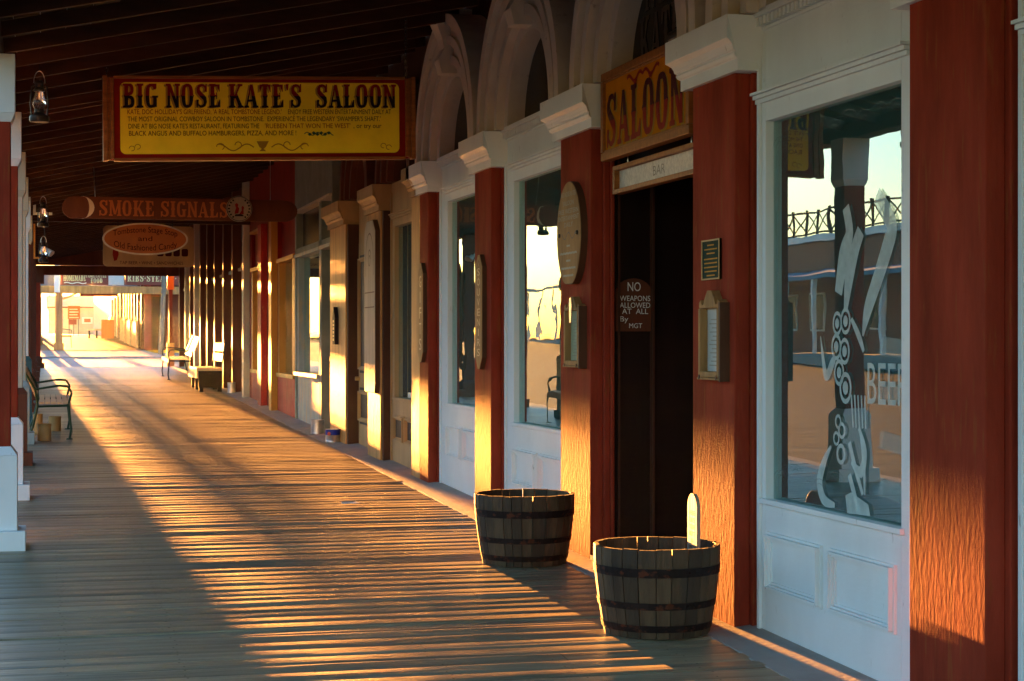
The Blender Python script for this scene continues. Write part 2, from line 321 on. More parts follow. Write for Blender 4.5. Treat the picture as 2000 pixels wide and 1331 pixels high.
    if ch == 'Y': P.append([(0.04, 0.96), (0.26, 0.96), (0.44, 0.42), (0.32, 0.42)]); P.append([(0.60, 0.96), (0.70, 0.96), (0.46, 0.42), (0.38, 0.42)]); rect(0.28, 0.50, 0.02, 0.45); slab(0.38, 0, 0.18); slab(0.14, 1, 0.16); slab(0.66, 1, 0.13); return P, 0.80
    if ch == 'U': P.append([(0.09, 0.96), (0.31, 0.96), (0.31, 0.3), (0.09, 0.3)]); rect(0.56, 0.68, 0.3, 0.96); oval(0.4, 0.3, 0.22, 0.25, 180, 360, 0.17); slab(0.2, 1, 0.18); slab(0.62, 1, 0.13); return P, 0.82
    if ch == 'V': P.append([(0.02, 0.96), (0.26, 0.96), (0.44, 0.0), (0.36, 0.0)]); P.append([(0.60, 0.96), (0.70, 0.96), (0.46, 0.0), (0.38, 0.0)]); slab(0.14, 1, 0.16); slab(0.64, 1, 0.13); return P, 0.78
    rect(0.05, 0.5, 0, 1); return P, 0.6
def west_text(txt, width, height, O, U, V, Nn, depth=0.003, small_caps=None, shift=(0, 0), clip=None, grow=0.0):
    """poster lettering fitted to width x height, lower left corner at O; clip=(v0,v1) keeps one band of the letters"""
    O, U, V, Nn = map(Vector, (O, U, V, Nn)); glyphs = []; x = 0
    for i, ch in enumerate(txt):
        P, adv = west_glyph(ch); k = 1.0
        if small_caps and i > 0 and txt[i - 1] != ' ' : k = small_caps
        glyphs.append((x, k, P)); x += adv * k + 0.06
    sx = width / (x - 0.06); mb = MB(); cnt = 0
    for gx, k, P in glyphs:
        for poly in P:
            pts = [((gx + p[0] * k) * sx + shift[0], p[1] * k * height + shift[1]) for p in poly]
            if clip:
                lo, hi = clip[0] * height + shift[1], clip[1] * height + shift[1]
                for lim, sgn in ((lo, 1), (hi, -1)):
                    q = []
                    for i in range(len(pts)):
                        a, b = pts[i - 1], pts[i]; ia, ib = sgn * (a[1] - lim) >= 0, sgn * (b[1] - lim) >= 0
                        if ia != ib:
                            t = (lim - a[1]) / (b[1] - a[1]); q.append((a[0] + (b[0] - a[0]) * t, lim))
                        if ib: q.append(b)
                    pts = q
                    if len(pts) < 3: break
                if len(pts) < 3: continue
            cnt += 1; d = depth + (cnt % 7) * 0.00025
            mb.add([O + U * u + V * v + Nn * d for u, v in pts], [tuple(range(len(pts)))])
    return mb
def rounded(u0, u1, v0, v1, r, n=5):
    pts = []
    for cx, cy, a in ((u1 - r, v0 + r, -90), (u1 - r, v1 - r, 0), (u0 + r, v1 - r, 90), (u0 + r, v0 + r, 180)):
        for i in range(n + 1): t = R(a + 90 * i / n); pts.append((cx + r * math.cos(t), cy + r * math.sin(t)))
    return pts
def ell(cu, cv, ru, rv, n=36): return [(cu + ru * math.cos(2 * math.pi * i / n), cv + rv * math.sin(2 * math.pi * i / n)) for i in range(n)]
def flat_stroke(mb, pts, w, O, U, V, Nn, d):
    O, U, V, Nn = map(Vector, (O, U, V, Nn)); n = len(pts)
    for i in range(n - 1):
        a, b = pts[i], pts[i + 1]; dx, dy = b[0] - a[0], b[1] - a[1]; l = math.hypot(dx, dy) or 1; nx, ny = -dy / l * w / 2, dx / l * w / 2
        q = [(a[0] + nx, a[1] + ny), (a[0] - nx, a[1] - ny), (b[0] - nx, b[1] - ny), (b[0] + nx, b[1] + ny)]
        dd = d + (i % 3) * 0.0002
        mb.add([O + U * u + V * v + Nn * dd for u, v in q], [(0, 1, 2, 3)])
FU, FV, FN = (0, -1, 0), (0, 0, 1), (-1, 0, 0)      # axes of anything fixed to the facade (seen from the walk)
CU, CV, CN = (1, 0, 0), (0, 0, 1), (0, -1, 0)       # axes of signs hung across the walk

# ================================================================= THE SETTING
def strip(x0, x1, ys, dz): # ground sheet following the slope
    v = []; f = []
    for i, y in enumerate(ys):
        v += [(x0, y, gz(y) + dz), (x1, y, gz(y) + dz)]
        if i: k = 2 * i; f.append((k - 2, k - 1, k + 1, k))
    return v, f
ys = [-60, 0, 30, 60, 98, 140, 300, 900]
v, f = strip(-500, 500, ys, -0.34); tag(MB().add(v, f).build('ground', 'dirt'), kind='structure')
v, f = strip(-18.5, -0.95, [-60, 0, 30, 60, 98, 140, 260], -0.30); tag(MB().add(v, f).build('road', 'asphalt'), kind='structure')
v, f = strip(-0.94, 30, [48.9, 57, 65.9], -0.10); tag(MB().add(v, f).build('side_street', 'pale_concrete'), kind='structure')
mb = MB(); mb.hexa([(-0.6, 60.2, gz(60.2) - 0.09), (3.9, 60.2, gz(60.2) - 0.09), (3.45, 66, gz(66) - 0.2), (-0.6, 66, gz(66) - 0.2),
                    (-0.6, 60.2, gz(60.2) - 0.06), (3.9, 60.2, gz(60.2) - 0.06), (3.45, 66, gz(66) - 0.01), (-0.6, 66, gz(66) - 0.01)])
tag(mb.build('ramp', 'pale_concrete'), kind='structure')
# boardwalk: every plank cupped and worn a little differently
mb = MB(); nails = MB(); y = -4.0; PW = 0.186
while y < 48.7:
    wdt = PW * random.uniform(0.96, 1.03); gap = random.choice((0.004, 0.006, 0.009, 0.014)); cup = random.uniform(-0.0005, 0.0030); tilt = random.gauss(0, 0.0012); lift = random.gauss(0, 0.0012)
    tone = random.uniform(0.72, 1.18)
    joints = [-0.72] + ([random.choice((0.9, 1.6, 2.4))] if random.random() < 0.22 else []) + [3.30]
    for j in range(len(joints) - 1):
        xa, xb = joints[j] + (random.uniform(0, 0.03) if j == 0 else 0.002), joints[j + 1]
        nx, ny = 14, 6; sk = 0.010
        vs = []
        ph = random.uniform(0, 50)
        for a in range(nx + 1):
            X = xa + (xb - xa) * a / nx
            wob = 0.0016 * noise.noise(Vector((X * 1.1, ph, 0.0))); wob2 = 0.0035 * noise.noise(Vector((X * 0.8, ph + 9, 3.0)))
            for b_ in range(ny + 1):
                t = b_ / ny; yy = y + t * (wdt - gap) - sk * X; e = 2 * t - 1
                z = cup * (1 - e * e) + tilt * e + lift + wob * e + 0.0012 * noise.noise(Vector((X * 2, ph, t * 3))) - (0.004 if b_ in (0, ny) else 0)
                vs.append((X, yy + wob2, gz(yy) + z))
        fs = []
        for a in range(nx):
            for b_ in range(ny):
                k = a * (ny + 1) + b_; fs.append((k, k + ny + 1, k + ny + 2, k + 1))
        if j == 0 and 6 < y < 24:
            for xn in (-.45, .08, .62, 1.2, 1.78, 2.35, 2.95):
                for e in (-.6, .55):
                    xq = xn + random.uniform(-.02, .02); yq = y + (e * .5 + .5) * (wdt - gap) - sk * xq + random.uniform(-.006, .006); zq = gz(yq) + cup * (1 - e * e) + tilt * e + lift + .0012; q_ = .0055
                    nails.add([(xq - q_, yq, zq), (xq, yq - q_ * 1.3, zq), (xq + q_, yq, zq), (xq, yq + q_ * 1.3, zq)], [(0, 1, 2, 3)])
        # edge skirts
        base = len(vs)
        for b_ in (0, ny):
            for a in range(nx + 1):
                p = vs[a * (ny + 1) + b_]; vs.append((p[0], p[1], p[2] - 0.05))
        for a in range(nx):
            fs.append((a * (ny + 1), base + a, base + a + 1, (a + 1) * (ny + 1)))
            fs.append((a * (ny + 1) + ny, (a + 1) * (ny + 1) + ny, base + nx + 1 + a + 1, base + nx + 1 + a))
        mb.add(vs, fs, tone)
    y += wdt
o = mb.build('boardwalk', 'deck_wood'); tag(o, kind='structure'); tag(nails.build('boardwalk_nails', 'black_seam'), kind='structure')
for p in o.data.polygons: p.use_smooth = False
mb = MB(); 
v, f = strip(-0.74, 3.32, [-4, 20, 48.7], -0.07); tag(MB().add(v, f).build('boardwalk_underside', 'black_seam'), kind='structure')
# concrete sill strip at the foot of the shopfronts
mb = MB()
for y0 in range(-4, 49, 4):
    y1 = min(y0 + 4, 48.7); xx = 3.24 + 0.015 * math.sin(y0)
    mb.hexa([(xx, y0, gz(y0) - 0.1), (3.7, y0, gz(y0) - 0.1), (3.7, y1, gz(y1) - 0.1), (xx + 0.01, y1, gz(y1) - 0.1),
             (xx + .01, y0, gz(y0) + 0.003), (3.7, y0, gz(y0) + 0.045), (3.7, y1, gz(y1) + 0.045), (xx + 0.02, y1, gz(y1) + 0.003)])
tag(mb.build('sill_strip', 'concrete'), kind='structure')
# kerb on the street side
mb = MB()
for y0 in range(-10, 49, 10):
    y1 = min(y0 + 10, 48.8); mb.hexa([(-0.93, y0, gz(y0) - 0.4), (-0.73, y0, gz(y0) - 0.4), (-0.73, y1, gz(y1) - 0.4), (-0.93, y1, gz(y1) - 0.4),
                                  (-0.93, y0, gz(y0) - 0.01), (-0.73, y0, gz(y0) - 0.01), (-0.73, y1, gz(y1) - 0.01), (-0.93, y1, gz(y1) - 0.01)])
tag(mb.build('kerb', 'concrete'), kind='structure')
# boardwalk of the next block and yellow kerb
v, f = strip(-0.75, 3.5, [66.0, 80, 97.9, 104], 0.0); tag(MB().add(v, f).build('far_boardwalk', 'far_deck'), kind='structure')
mb = MB(); mb.box(3.5, 30, 65.9, 66.5, gz(66) - 0.34, gz(66) + 0.0); tag(mb.build('yellow_kerb', 'yellow_kerb'), kind='structure')
v, f = strip(-500, 500, [104.1, 140, 160], 0.0); tag(MB().add(v, f).build('far_pavement', 'pale_concrete'), kind='structure')

# ================================================================= SALOON (nearest shopfront, red and white)
XP, XW, XG = 3.45, 3.555, 3.60
saloon = thing('saloon_building', 'red and white saloon shopfront with pilasters and round arches', 'building', (3.6, 10.5, gz(10.5)))
TOP = 3.15
def impost_mb(y0, y1, zt=1.66, zb=1.385, x0=3.345):
    prof = [(3.7, zb), (x0 + 0.075, zb), (x0 + 0.075, zb + 0.06), (x0 + 0.06, zb + 0.068), (x0 + 0.052, zb + 0.082), (x0 + 0.056, zb + 0.095), (x0 + 0.045, zb + 0.10),
            (x0 + 0.040, zb + 0.118), (x0 + 0.030, zb + 0.135), (x0 + 0.012, zb + 0.148), (x0, zb + 0.155), (x0, zt), (3.7, zt)]
    m = MB(); n = len(prof)
    a = [(x, y0 + 0.6 * (x - x0) * (1 if z < zb + 0.155 else 0.0), z) for x, z in prof]; b = [(x, y1 - 0.6 * (x - x0) * (1 if z < zb + 0.155 else 0), z) for x, z in prof]
    # keep the back edge square
    a = [(p[0], y0 + min(0.06, p[1] - y0), p[2]) for p in a]; b = [(p[0], y1 - min(0.06, y1 - p[1]), p[2]) for p in b]
    m.add(a + b, [tuple(range(n))[::-1], tuple(range(n, 2 * n))] + [(i, (i + 1) % n, (i + 1) % n + n, i + n) for i in range(n)])
    return m
def pilaster(parent, y0, y1, matn, impost_mat, xp=XP, zt=1.385, iy=0.16, step=True):
    ym = (y0 + y1) / 2; m = MB()
    zb0 = gz(ym) - 0.03
    m.box(xp, 3.535, y0, y1, zb0, zt + 0.01)
    if step:
        m.box(3.535, 3.575, y0 - 0.035, y1 + 0.035, zb0, zt); m.box(3.575, 3.60, y0 - 0.055, y1 + 0.055, zb0, zt)
    else: m.box(3.535, 3.8, y0 - 0.004, y1 + 0.004, zb0, zt)
    p = m.build('pilaster', matn, parent, bevel=0.006)
    if impost_mat: impost_mb(y0 - iy, y1 + iy).build('impost', impost_mat, p, bevel=0.002)
    return p
PIL = [(3.60, 4.22), (6.13, 6.75), (8.69, 9.31), (11.23, 11.93), (13.94, 14.50), (16.38, 16.76)]
for a, b_ in PIL: pilaster(saloon, a, b_, 'red_paint', 'white_paint')
def arch(parent, yc, ro=1.20, ri=0.66, zs=1.665, matn='arch_off_white', glassm='lunette', keym='arch_off_white', x0=3.375):
    n = 28; ang = [math.pi * i / n for i in range(n + 1)]
    m = MB()
    bands = [(ro, ro - 0.10, x0), (ro - 0.10, ro - 0.19, x0 + 0.05), (ro - 0.19, ro - 0.27, x0 + 0.02), (ro - 0.27, ro - 0.36, x0 + 0.085), (ro - 0.36, ro - 0.44, x0 + 0.055), (ro - 0.44, ri, x0 + 0.12)]
    for a, b_, xf in bands:
        oc = [(a * math.cos(t), a * math.sin(t)) for t in ang]; ic = [(b_ * math.cos(t), b_ * math.sin(t)) for t in ang]
        m.ring(oc, ic, (3.66, yc, zs), FU, FV, FN, 3.66 - xf)
    A = m.build('arch', matn, parent)
    k = MB(); prof = [(x0 - 0.02, -0.52), (x0 - 0.05, -0.40), (x0 + 0.0, -0.30), (x0 - 0.02, -0.22), (x0 - 0.09, -0.05), (x0 - 0.12, 0.04), (3.62, 0.04), (3.62, -0.52)]
    hw = [0.085, 0.09, 0.10, 0.105, 0.12, 0.13, 0.13, 0.085]; nn = len(prof)
    a = [(x, yc - h, zs + ro + z) for (x, z), h in zip(prof, hw)]; b_ = [(x, yc + h, zs + ro + z) for (x, z), h in zip(prof, hw)]
    k.add(a + b_, [tuple(range(nn)), tuple(range(nn, 2 * nn))[::-1]] + [(i, i + nn, (i + 1) % nn + nn, (i + 1) % nn) for i in range(nn)])
    k.build('keystone', keym, A, bevel=0.004)
    l = MB(); l.prism([(ri * 1.02 * math.cos(t), ri * 1.02 * math.sin(t)) for t in ang], (3.648, yc, zs), FU, FV, FN, 0.012)
    l.build('lunette', glassm, parent)
    return A
def moulded_panel(m, y0, y1, z0, z1, x, wd=0.045):
    """raised bolection frame round a flat panel, facade side"""
    for k, (off, h, ww) in enumerate(((0.0, 0.014, 0.012), (0.013, 0.034, 0.012), (0.026, 0.022, 0.010), (0.037, 0.008, 0.012))):
        a, b_, c, d = y0 + off, y1 - off, z0 + off, z1 - off
        o_ = [(-a, c), (-b_, c), (-b_, d), (-a, d), (-a, c)]; i_ = [(-a - ww, c + ww), (-b_ + ww, c + ww), (-b_ + ww, d - ww), (-a - ww, d - ww), (-a - ww, c + ww)]
        m.ring(o_, i_, (x, 0, 0), FU, FV, FN, h)
def window_bay(parent, y0, y1, gy0, gy1, gz0, gz1, matn, glass='window_glass', head=1.665, crown=True, panels=2, pz=None, dent=True, xw=XW, panel_mat=None, crown_z=None):
    yb = gz((y0 + y1) / 2)
    m = MB(); zb = gz(y0) - 0.02
    # stiles, rails, kick panel
    m.box(xw, 3.70, gy1, y1, zb, head); m.box(xw, 3.70, y0, gy0, zb, head)
    m.box(xw, 3.70, gy0, gy1, zb, gz0); m.box(xw, 3.70, gy0, gy1, gz1, head)
    # beads round the glass
    m.box(xw - 0.018, xw, y0 + 0.02, y0 + 0.05, zb + .03, head - 0.1); m.box(xw - 0.018, xw, y1 - 0.06, y1 - 0.03, zb + .03, head - 0.1)
    m.box(xw - 0.022, xw, gy0 - 0.03, gy1 + 0.03, gz0 - 0.022, gz0 + 0.004)
    W_ = m.build('window', matn, parent, bevel=0.003)
    g = MB().box(XG, XG + 0.005, gy0 - 0.01, gy1 + 0.01, gz0 - 0.01, gz1 + 0.01); g.build('glass', glass, W_)
    if crown:
        cz = crown_z if crown_z else gz1 + 0.085
        c = MB(); c.box(xw - 0.02, xw, gy0 - 0.09, gy1 + 0.09, cz, cz + 0.02); c.box(xw - 0.034, xw, gy0 - 0.09, gy1 + 0.09, cz + 0.022, cz + 0.04); c.box(xw - 0.05, xw, gy0 - 0.09, gy1 + 0.09, cz + 0.042, cz + 0.055)
        c.build('crown_moulding', matn, W_)
    if dent:
        d = MB(); d.box(xw - 0.012, 3.66, y0, y1, 1.585, 1.60); d.box(xw - 0.06, 3.66, y0, y1, 1.645, 1.68)
        yy = y0 + 0.02
        while yy < y1 - 0.03: d.box(xw - 0.045, xw, yy, yy + 0.028, 1.602, 1.643); yy += 0.05
        d.build('dentil_band', matn, W_)
    if panels:
        pw = (gy1 - gy0 + 0.02) / panels
        for k in range(panels):
            a = gy0 - 0.01 + k * pw + 0.05; b_ = a + pw - 0.10
            if pz is None: z0, z1 = gz0 - 0.47, gz0 - 0.19
            else: z0, z1 = pz
            pm = MB(); moulded_panel(pm, a, b_, z0, z1, xw)
            if panel_mat: 
                pm.build('panel', matn, W_); q = MB().box(xw - 0.003, xw + 0.01, a + 0.05, b_ - 0.05, z0 + 0.05, z1 - 0.05); q.build('panel', panel_mat, W_)
            else: pm.build('panel', matn, W_)
    return W_
window_bay(saloon, 4.275, 6.075, 4.40, 5.95, -0.86, 1.06, 'white_paint')
window_bay(saloon, 6.805, 8.635, 7.03, 8.53, -0.81, 1.12, 'white_paint', pz=(-1.27, -0.97), crown_z=1.215)
window_bay(saloon, 11.985, 13.885, 12.12, 13.62, -0.645, 1.25, 'white_paint', glass='old_glass', pz=(-1.13, -0.84), crown_z=1.335)
window_bay(saloon, 14.555, 16.325, 14.70, 16.02, -0.575, 1.27, 'white_paint', glass='old_glass', pz=(-1.06, -0.77), crown_z=1.345)
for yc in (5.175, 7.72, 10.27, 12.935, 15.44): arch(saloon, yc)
# upper wall, room behind, roof
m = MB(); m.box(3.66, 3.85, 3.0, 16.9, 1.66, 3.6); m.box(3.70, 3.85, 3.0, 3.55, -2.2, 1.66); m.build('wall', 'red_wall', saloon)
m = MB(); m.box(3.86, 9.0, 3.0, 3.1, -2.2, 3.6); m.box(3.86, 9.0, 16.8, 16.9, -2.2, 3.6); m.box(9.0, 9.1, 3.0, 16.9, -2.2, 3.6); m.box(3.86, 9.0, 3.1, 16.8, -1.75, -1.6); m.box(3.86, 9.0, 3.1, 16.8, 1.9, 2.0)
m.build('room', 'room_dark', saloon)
MB().box(3.5, 9.2, 2.9, 16.95, 3.6, 3.75).build('roof', 'roof_grey', saloon)
# doorway bay
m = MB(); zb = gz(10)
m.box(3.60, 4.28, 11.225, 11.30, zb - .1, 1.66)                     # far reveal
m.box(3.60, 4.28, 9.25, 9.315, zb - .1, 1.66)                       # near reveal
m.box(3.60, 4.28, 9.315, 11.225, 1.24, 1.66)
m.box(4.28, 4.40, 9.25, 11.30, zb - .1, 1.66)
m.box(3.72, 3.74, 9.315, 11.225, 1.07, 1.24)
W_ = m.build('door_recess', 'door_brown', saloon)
m = MB(); m.box(3.86, 3.875, 11.17, 11.225, zb, 1.2); m.box(3.63, 3.645, 11.195, 11.225, zb, 1.2)
m.build('trim', 'dark_brown', W_)
for a, b_ in ((9.40, 10.24), (10.27, 11.11)):
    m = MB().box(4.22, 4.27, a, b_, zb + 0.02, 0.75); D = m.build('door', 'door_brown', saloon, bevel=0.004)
    for z0, z1 in ((-1.35, -0.75), (-0.62, 0.62)):
        q = MB(); moulded_panel(q, a + 0.1, b_ - 0.1, z0, z1, 4.22); q.build('panel', 'dark_brown', D)
    MB().cyl((4.16, b_ - 0.06, -0.55), (4.22, b_ - 0.06, -0.55), 0.022, 0.018).build('handle', 'brass', D)
m = MB().box(4.23, 4.275, 9.36, 11.15, 0.80, 1.05); m.build('transom', 'lunette', saloon)
m = MB(); v0 = gz(9.3); m.hexa([(3.45, 9.3, v0 - .06), (4.3, 9.3, v0 - .06), (4.3, 11.25, gz(11.25) - .06), (3.45, 11.25, gz(11.25) - .06), (3.45, 9.3, v0 + .05), (4.3, 9.3, v0 + .06), (4.3, 11.25, gz(11.25) + .06), (3.45, 11.25, gz(11.25) + .05)])
m.build('doorstep', 'concrete', saloon)
# painted name in the lunette over the door
t = west_text("KATE'S", 1.0, 0.30, (3.634, 10.76, 1.73), FU, FV, FN, 0.001); t.v += []
west_text('NOSE', 0.8, 0.22, (3.634, 10.66, 2.06), FU, FV, FN, 0.001).build('lunette_lettering', 'dim_letter', saloon)
t.build('lunette_lettering', 'dim_letter', saloon)
m = MB(); m.cyl((3.50, 9.75, 1.74), (3.50, 9.45, 1.74), 0.045, 0.05, 14); m.cyl((3.5, 9.6, 1.74), (3.62, 9.6, 1.70), 0.02)
L_ = thing('spot_lamp', 'small black cylindrical lamp resting above the saloon doorway impost', 'lamp', (3.62, 9.6, 1.70)); m.build('lamp_housing', 'black_metal', L_)
MB().cyl((3.5, 9.752, 1.74), (3.5, 9.758, 1.74), 0.036, 0.036, 14).build('lens', 'tin', L_)

# ---- window painting on the nearest big pane
wp = MB(); PX = 3.592
def pp(pts, d=0.0, mbx=None):
    (mbx or wp).add([(PX - d, y, z) for y, z in pts], [tuple(range(len(pts)))])
text_mb('BEER', 0.27, (PX, 7.445, -0.285), FU, FV, FN, align='LEFT', sx=0.95, depth=0.001, width=0.40).build('window_lettering', 'glass_paint', saloon)
def ribbon(pts, ws, d=0.0):
    if len(pts) > 2:      # smooth the brush stroke
        q, wq = [], []; P_ = [pts[0]] + list(pts) + [pts[-1]]; W2 = [ws[0]] + list(ws) + [ws[-1]]
        for i in range(1, len(P_) - 2):
            for k in range(5):
                u = k / 5; f4 = lambda a, b_, c, e: .5 * (2 * b_ + (c - a) * u + (2 * a - 5 * b_ + 4 * c - e) * u * u + (3 * b_ - a - 3 * c + e) * u ** 3)
                q.append((f4(*[P_[i + j][0] for j in (-1, 0, 1, 2)]), f4(*[P_[i + j][1] for j in (-1, 0, 1, 2)]))); wq.append(max(.004, f4(*[W2[i + j] for j in (-1, 0, 1, 2)])))
        q.append(pts[-1]); wq.append(ws[-1]); pts, ws = q, wq
    ws = [q_ * .78 for q_ in ws]; L1, R1 = [], []
    for i, p in enumerate(pts):
        a = pts[max(0, i - 1)]; b_ = pts[min(len(pts) - 1, i + 1)]; dy, dz = b_[0] - a[0], b_[1] - a[1]; l = math.hypot(dy, dz) or 1; w_ = ws[i] / 2
        L1.append((p[0] - dz / l * w_, p[1] + dy / l * w_)); R1.append((p[0] + dz / l * w_, p[1] - dy / l * w_))
    for i in range(len(pts) - 1): pp([L1[i], R1[i], R1[i + 1], L1[i + 1]], d)
ribbon([(7.34, 0.65), (7.26, 0.58), (7.19, 0.50), (7.23, 0.42), (7.32, 0.29), (7.43, 0.14), (7.48, 0.02)], [0.10, 0.12, 0.12, 0.13, 0.12, 0.10, 0.02])
ribbon([(7.66, 0.62), (7.62, 0.50), (7.68, 0.40), (7.74, 0.22)], [0.09, 0.10, 0.13, 0.10])
ribbon([(7.50, 0.50), (7.56, 0.42), (7.62, 0.30), (7.66, 0.14)], [0.10, 0.11, 0.12, 0.05], 0.0006)
ribbon([(7.60, 0.10), (7.52, 0.02), (7.47, -0.05)], [0.03, 0.05, 0.03], 0.0004)
for k, (yy, zz, r) in enumerate([(7.75, 0.08, .05), (7.66, 0.09, .055), (7.76, -0.03, .055), (7.67, -0.05, .055), (7.73, -0.15, .055), (7.66, -0.22, .065)]):
    oc = [(yy + r * math.cos(t * math.pi / 8), zz + r * 1.15 * math.sin(t * math.pi / 8)) for t in range(16)]
    ic = [(yy + r * .72 * math.cos(t * math.pi / 8), zz + r * .8 * math.sin(t * math.pi / 8)) for t in range(16)]
    for t in range(16): pp([oc[t], oc[(t + 1) % 16], ic[(t + 1) % 16], ic[t]], 0.0012)
    pp([(yy + r * .45 * math.cos(t * math.pi / 6), zz + r * .5 * math.sin(t * math.pi / 6)) for t in range(12)], 0.0016)
ribbon([(7.94, 0.02), (7.90, -0.12), (7.87, -0.17), (7.80, -0.10), (7.77, -0.08)], [0.01, 0.05, 0.06, 0.06, 0.02])
for k in range(5): ribbon([(7.60 - k * .035, -0.25), (7.58 - k * .033, -0.40)], [0.018, 0.018], 0.0005)
ribbon([(7.52, -0.40), (7.46, -0.50), (7.50, -0.60), (7.60, -0.56)], [0.03, 0.05, 0.07, 0.03])
ribbon([(7.62, -0.62), (7.52, -0.78)], [0.05, 0.05], 0.001)
import math as _m
for k, (yy, zz, r) in enumerate([(7.74, -0.38, .035), (7.70, -0.42, .04), (7.76, -0.46, .035), (7.71, -0.53, .05)]):
    for t in range(12):
        a0, a1 = t * math.pi / 6, (t + 1) * math.pi / 6
        pp([(yy + r * math.cos(a0), zz + r * math.sin(a0)), (yy + r * math.cos(a1), zz + r * math.sin(a1)), (yy + r * .6 * math.cos(a1), zz + r * .6 * math.sin(a1)), (yy + r * .6 * math.cos(a0), zz + r * .6 * math.sin(a0))], 0.0012)
ribbon([(7.82, -0.50), (7.90, -0.58), (7.95, -0.68), (7.90, -0.76), (7.78, -0.775)], [0.02, 0.06, 0.08, 0.07, 0.03])
ribbon([(7.62, -0.47), (7.56, -0.58), (7.48, -0.70)], [0.04, 0.045, 0.03], 0.0005); ribbon([(7.50, -0.42), (7.47, -0.55), (7.46, -0.70)], [0.03, 0.04, 0.02], 0.0008)
pp([(7.66, -0.72), (7.60, -0.70), (7.42, -0.74), (7.40, -0.79), (7.64, -0.80)], 0.0018)
wp.build('window_painting', 'glass_paint', saloon)
wf = MB()
def squiggle(y, z, s):
    for q in range(2):
        pts = [(y + s * (0.5 + 0.4 * q) * math.cos(t), z + s * (0.3 + .25 * q) * math.sin(t)) for t in [i * math.pi / 8 for i in range(9)]]
        for i in range(8):
            a, b_ = pts[i], pts[i + 1]; pp([a, b_, (b_[0], b_[1] + 0.006), (a[0], a[1] + 0.006)], 0.0003, wf)
for k in range(9): squiggle(7.15 + k * 0.16, 1.0 + 0.03 * math.sin(k * 3), 0.10)
for k in range(9): squiggle(7.15 + k * 0.16, -0.70 + 0.03 * math.sin(k * 2), 0.09)
for z in (0.0, -0.20, -0.42, -0.63):
    pp([(7.05, z), (7.30, z + 0.02), (7.32, z - 0.06), (7.05, z - 0.08)], 0.0005, wf)
wf.build('window_scrollwork', 'glass_paint_faint', saloon)

# ================================================================= SIGNS AND FITTINGS ON THE SALOON
def plane_sign(name, label, poly, O, th, face, edge, U=FU, V=FV, N=FN, cat='sign', group=None, bev=0.003, part='board'):
    t = thing(name, label, cat, O, group)
    MB().prism(poly, O, U, V, N, th).build(part, face, t, bevel=bev)
    return t
# SALOON sign over the door
O = (3.52, 10.99, 1.17)
t = thing('saloon_sign', 'yellow framed sign lettered SALOON above the saloon doorway', 'sign', O)
MB().box(3.47, 3.52, 9.40, 10.99, 1.17, 1.69).build('board', 'sign_ochre', t)
m = MB()
for (a, b_, c, d, h) in ((9.38, 11.01, 1.15, 1.20, 3.452), (9.38, 11.01, 1.66, 1.71, 3.452), (9.38, 9.43, 1.205, 1.655, 3.45), (10.96, 11.01, 1.205, 1.655, 3.45)): m.box(h, 3.522, a, b_, c, d)
for (a, b_, c, d) in ((9.43, 10.96, 1.20, 1.215), (9.43, 10.96, 1.645, 1.66)): m.box(3.458, 3.469, a, b_, c, d)
m.build('frame', 'sign_frame', t, bevel=0.004)
west_text('SALOON', 1.44, 0.335, (3.47, 10.93, 1.228), FU, FV, FN, 0.0012, shift=(0.02, -0.012)).build('lettering', 'sign_gold', t)
west_text('SALOON', 1.44, 0.335, (3.47, 10.93, 1.228), FU, FV, FN, 0.004, clip=(0, 0.5)).build('lettering', 'sign_red', t)
west_text('SALOON', 1.44, 0.335, (3.47, 10.93, 1.228), FU, FV, FN, 0.004, clip=(0.5, 1)).build('lettering', 'sign_ink', t)
m = MB()
for s in (1, -1):
    pts = [(s * 0.03 * k, 0.022 * math.sin(k * 0.9)) for k in range(11)]
    flat_stroke(m, pts, 0.022, (3.47, 10.22, 1.605), FU, FV, FN, 0.002); flat_stroke(m, [(s * 0.1, 0.0), (s * .13, -.04), (s * .17, -.03)], 0.014, (3.47, 10.22, 1.605), FU, FV, FN, 0.0024)
m.build('ornament', 'sign_red', t)
# transom sign
t = thing('transom_sign', 'narrow glittering white glass sign in a brown frame under the SALOON sign', 'sign', (3.56, 10.2, 0.95))
MB().box(3.55, 3.57, 9.40, 10.92, 0.965, 1.085).build('board', 'etched_sign', t)
m = MB()
for a, b_, c, d in ((9.36, 10.96, 0.935, 0.965), (9.36, 10.96, 1.085, 1.115), (10.92, 10.96, 0.966, 1.084), (9.36, 9.40, 0.966, 1.084)): m.box(3.515, 3.58, a, b_, c, d)
m.build('frame', 'sign_frame', t, bevel=0.003)
text_mb('BAR', 0.085, (3.55, 10.16, 0.995), FU, FV, FN, width=.22, depth=0.0012).build('lettering', 'faded_ink', t)
m = MB(); [m.cyl((3.55, yy, 1.11), (3.55, yy, 1.16), 0.004) for yy in (9.6, 10.75)]; m.build('chain', 'tin', t)
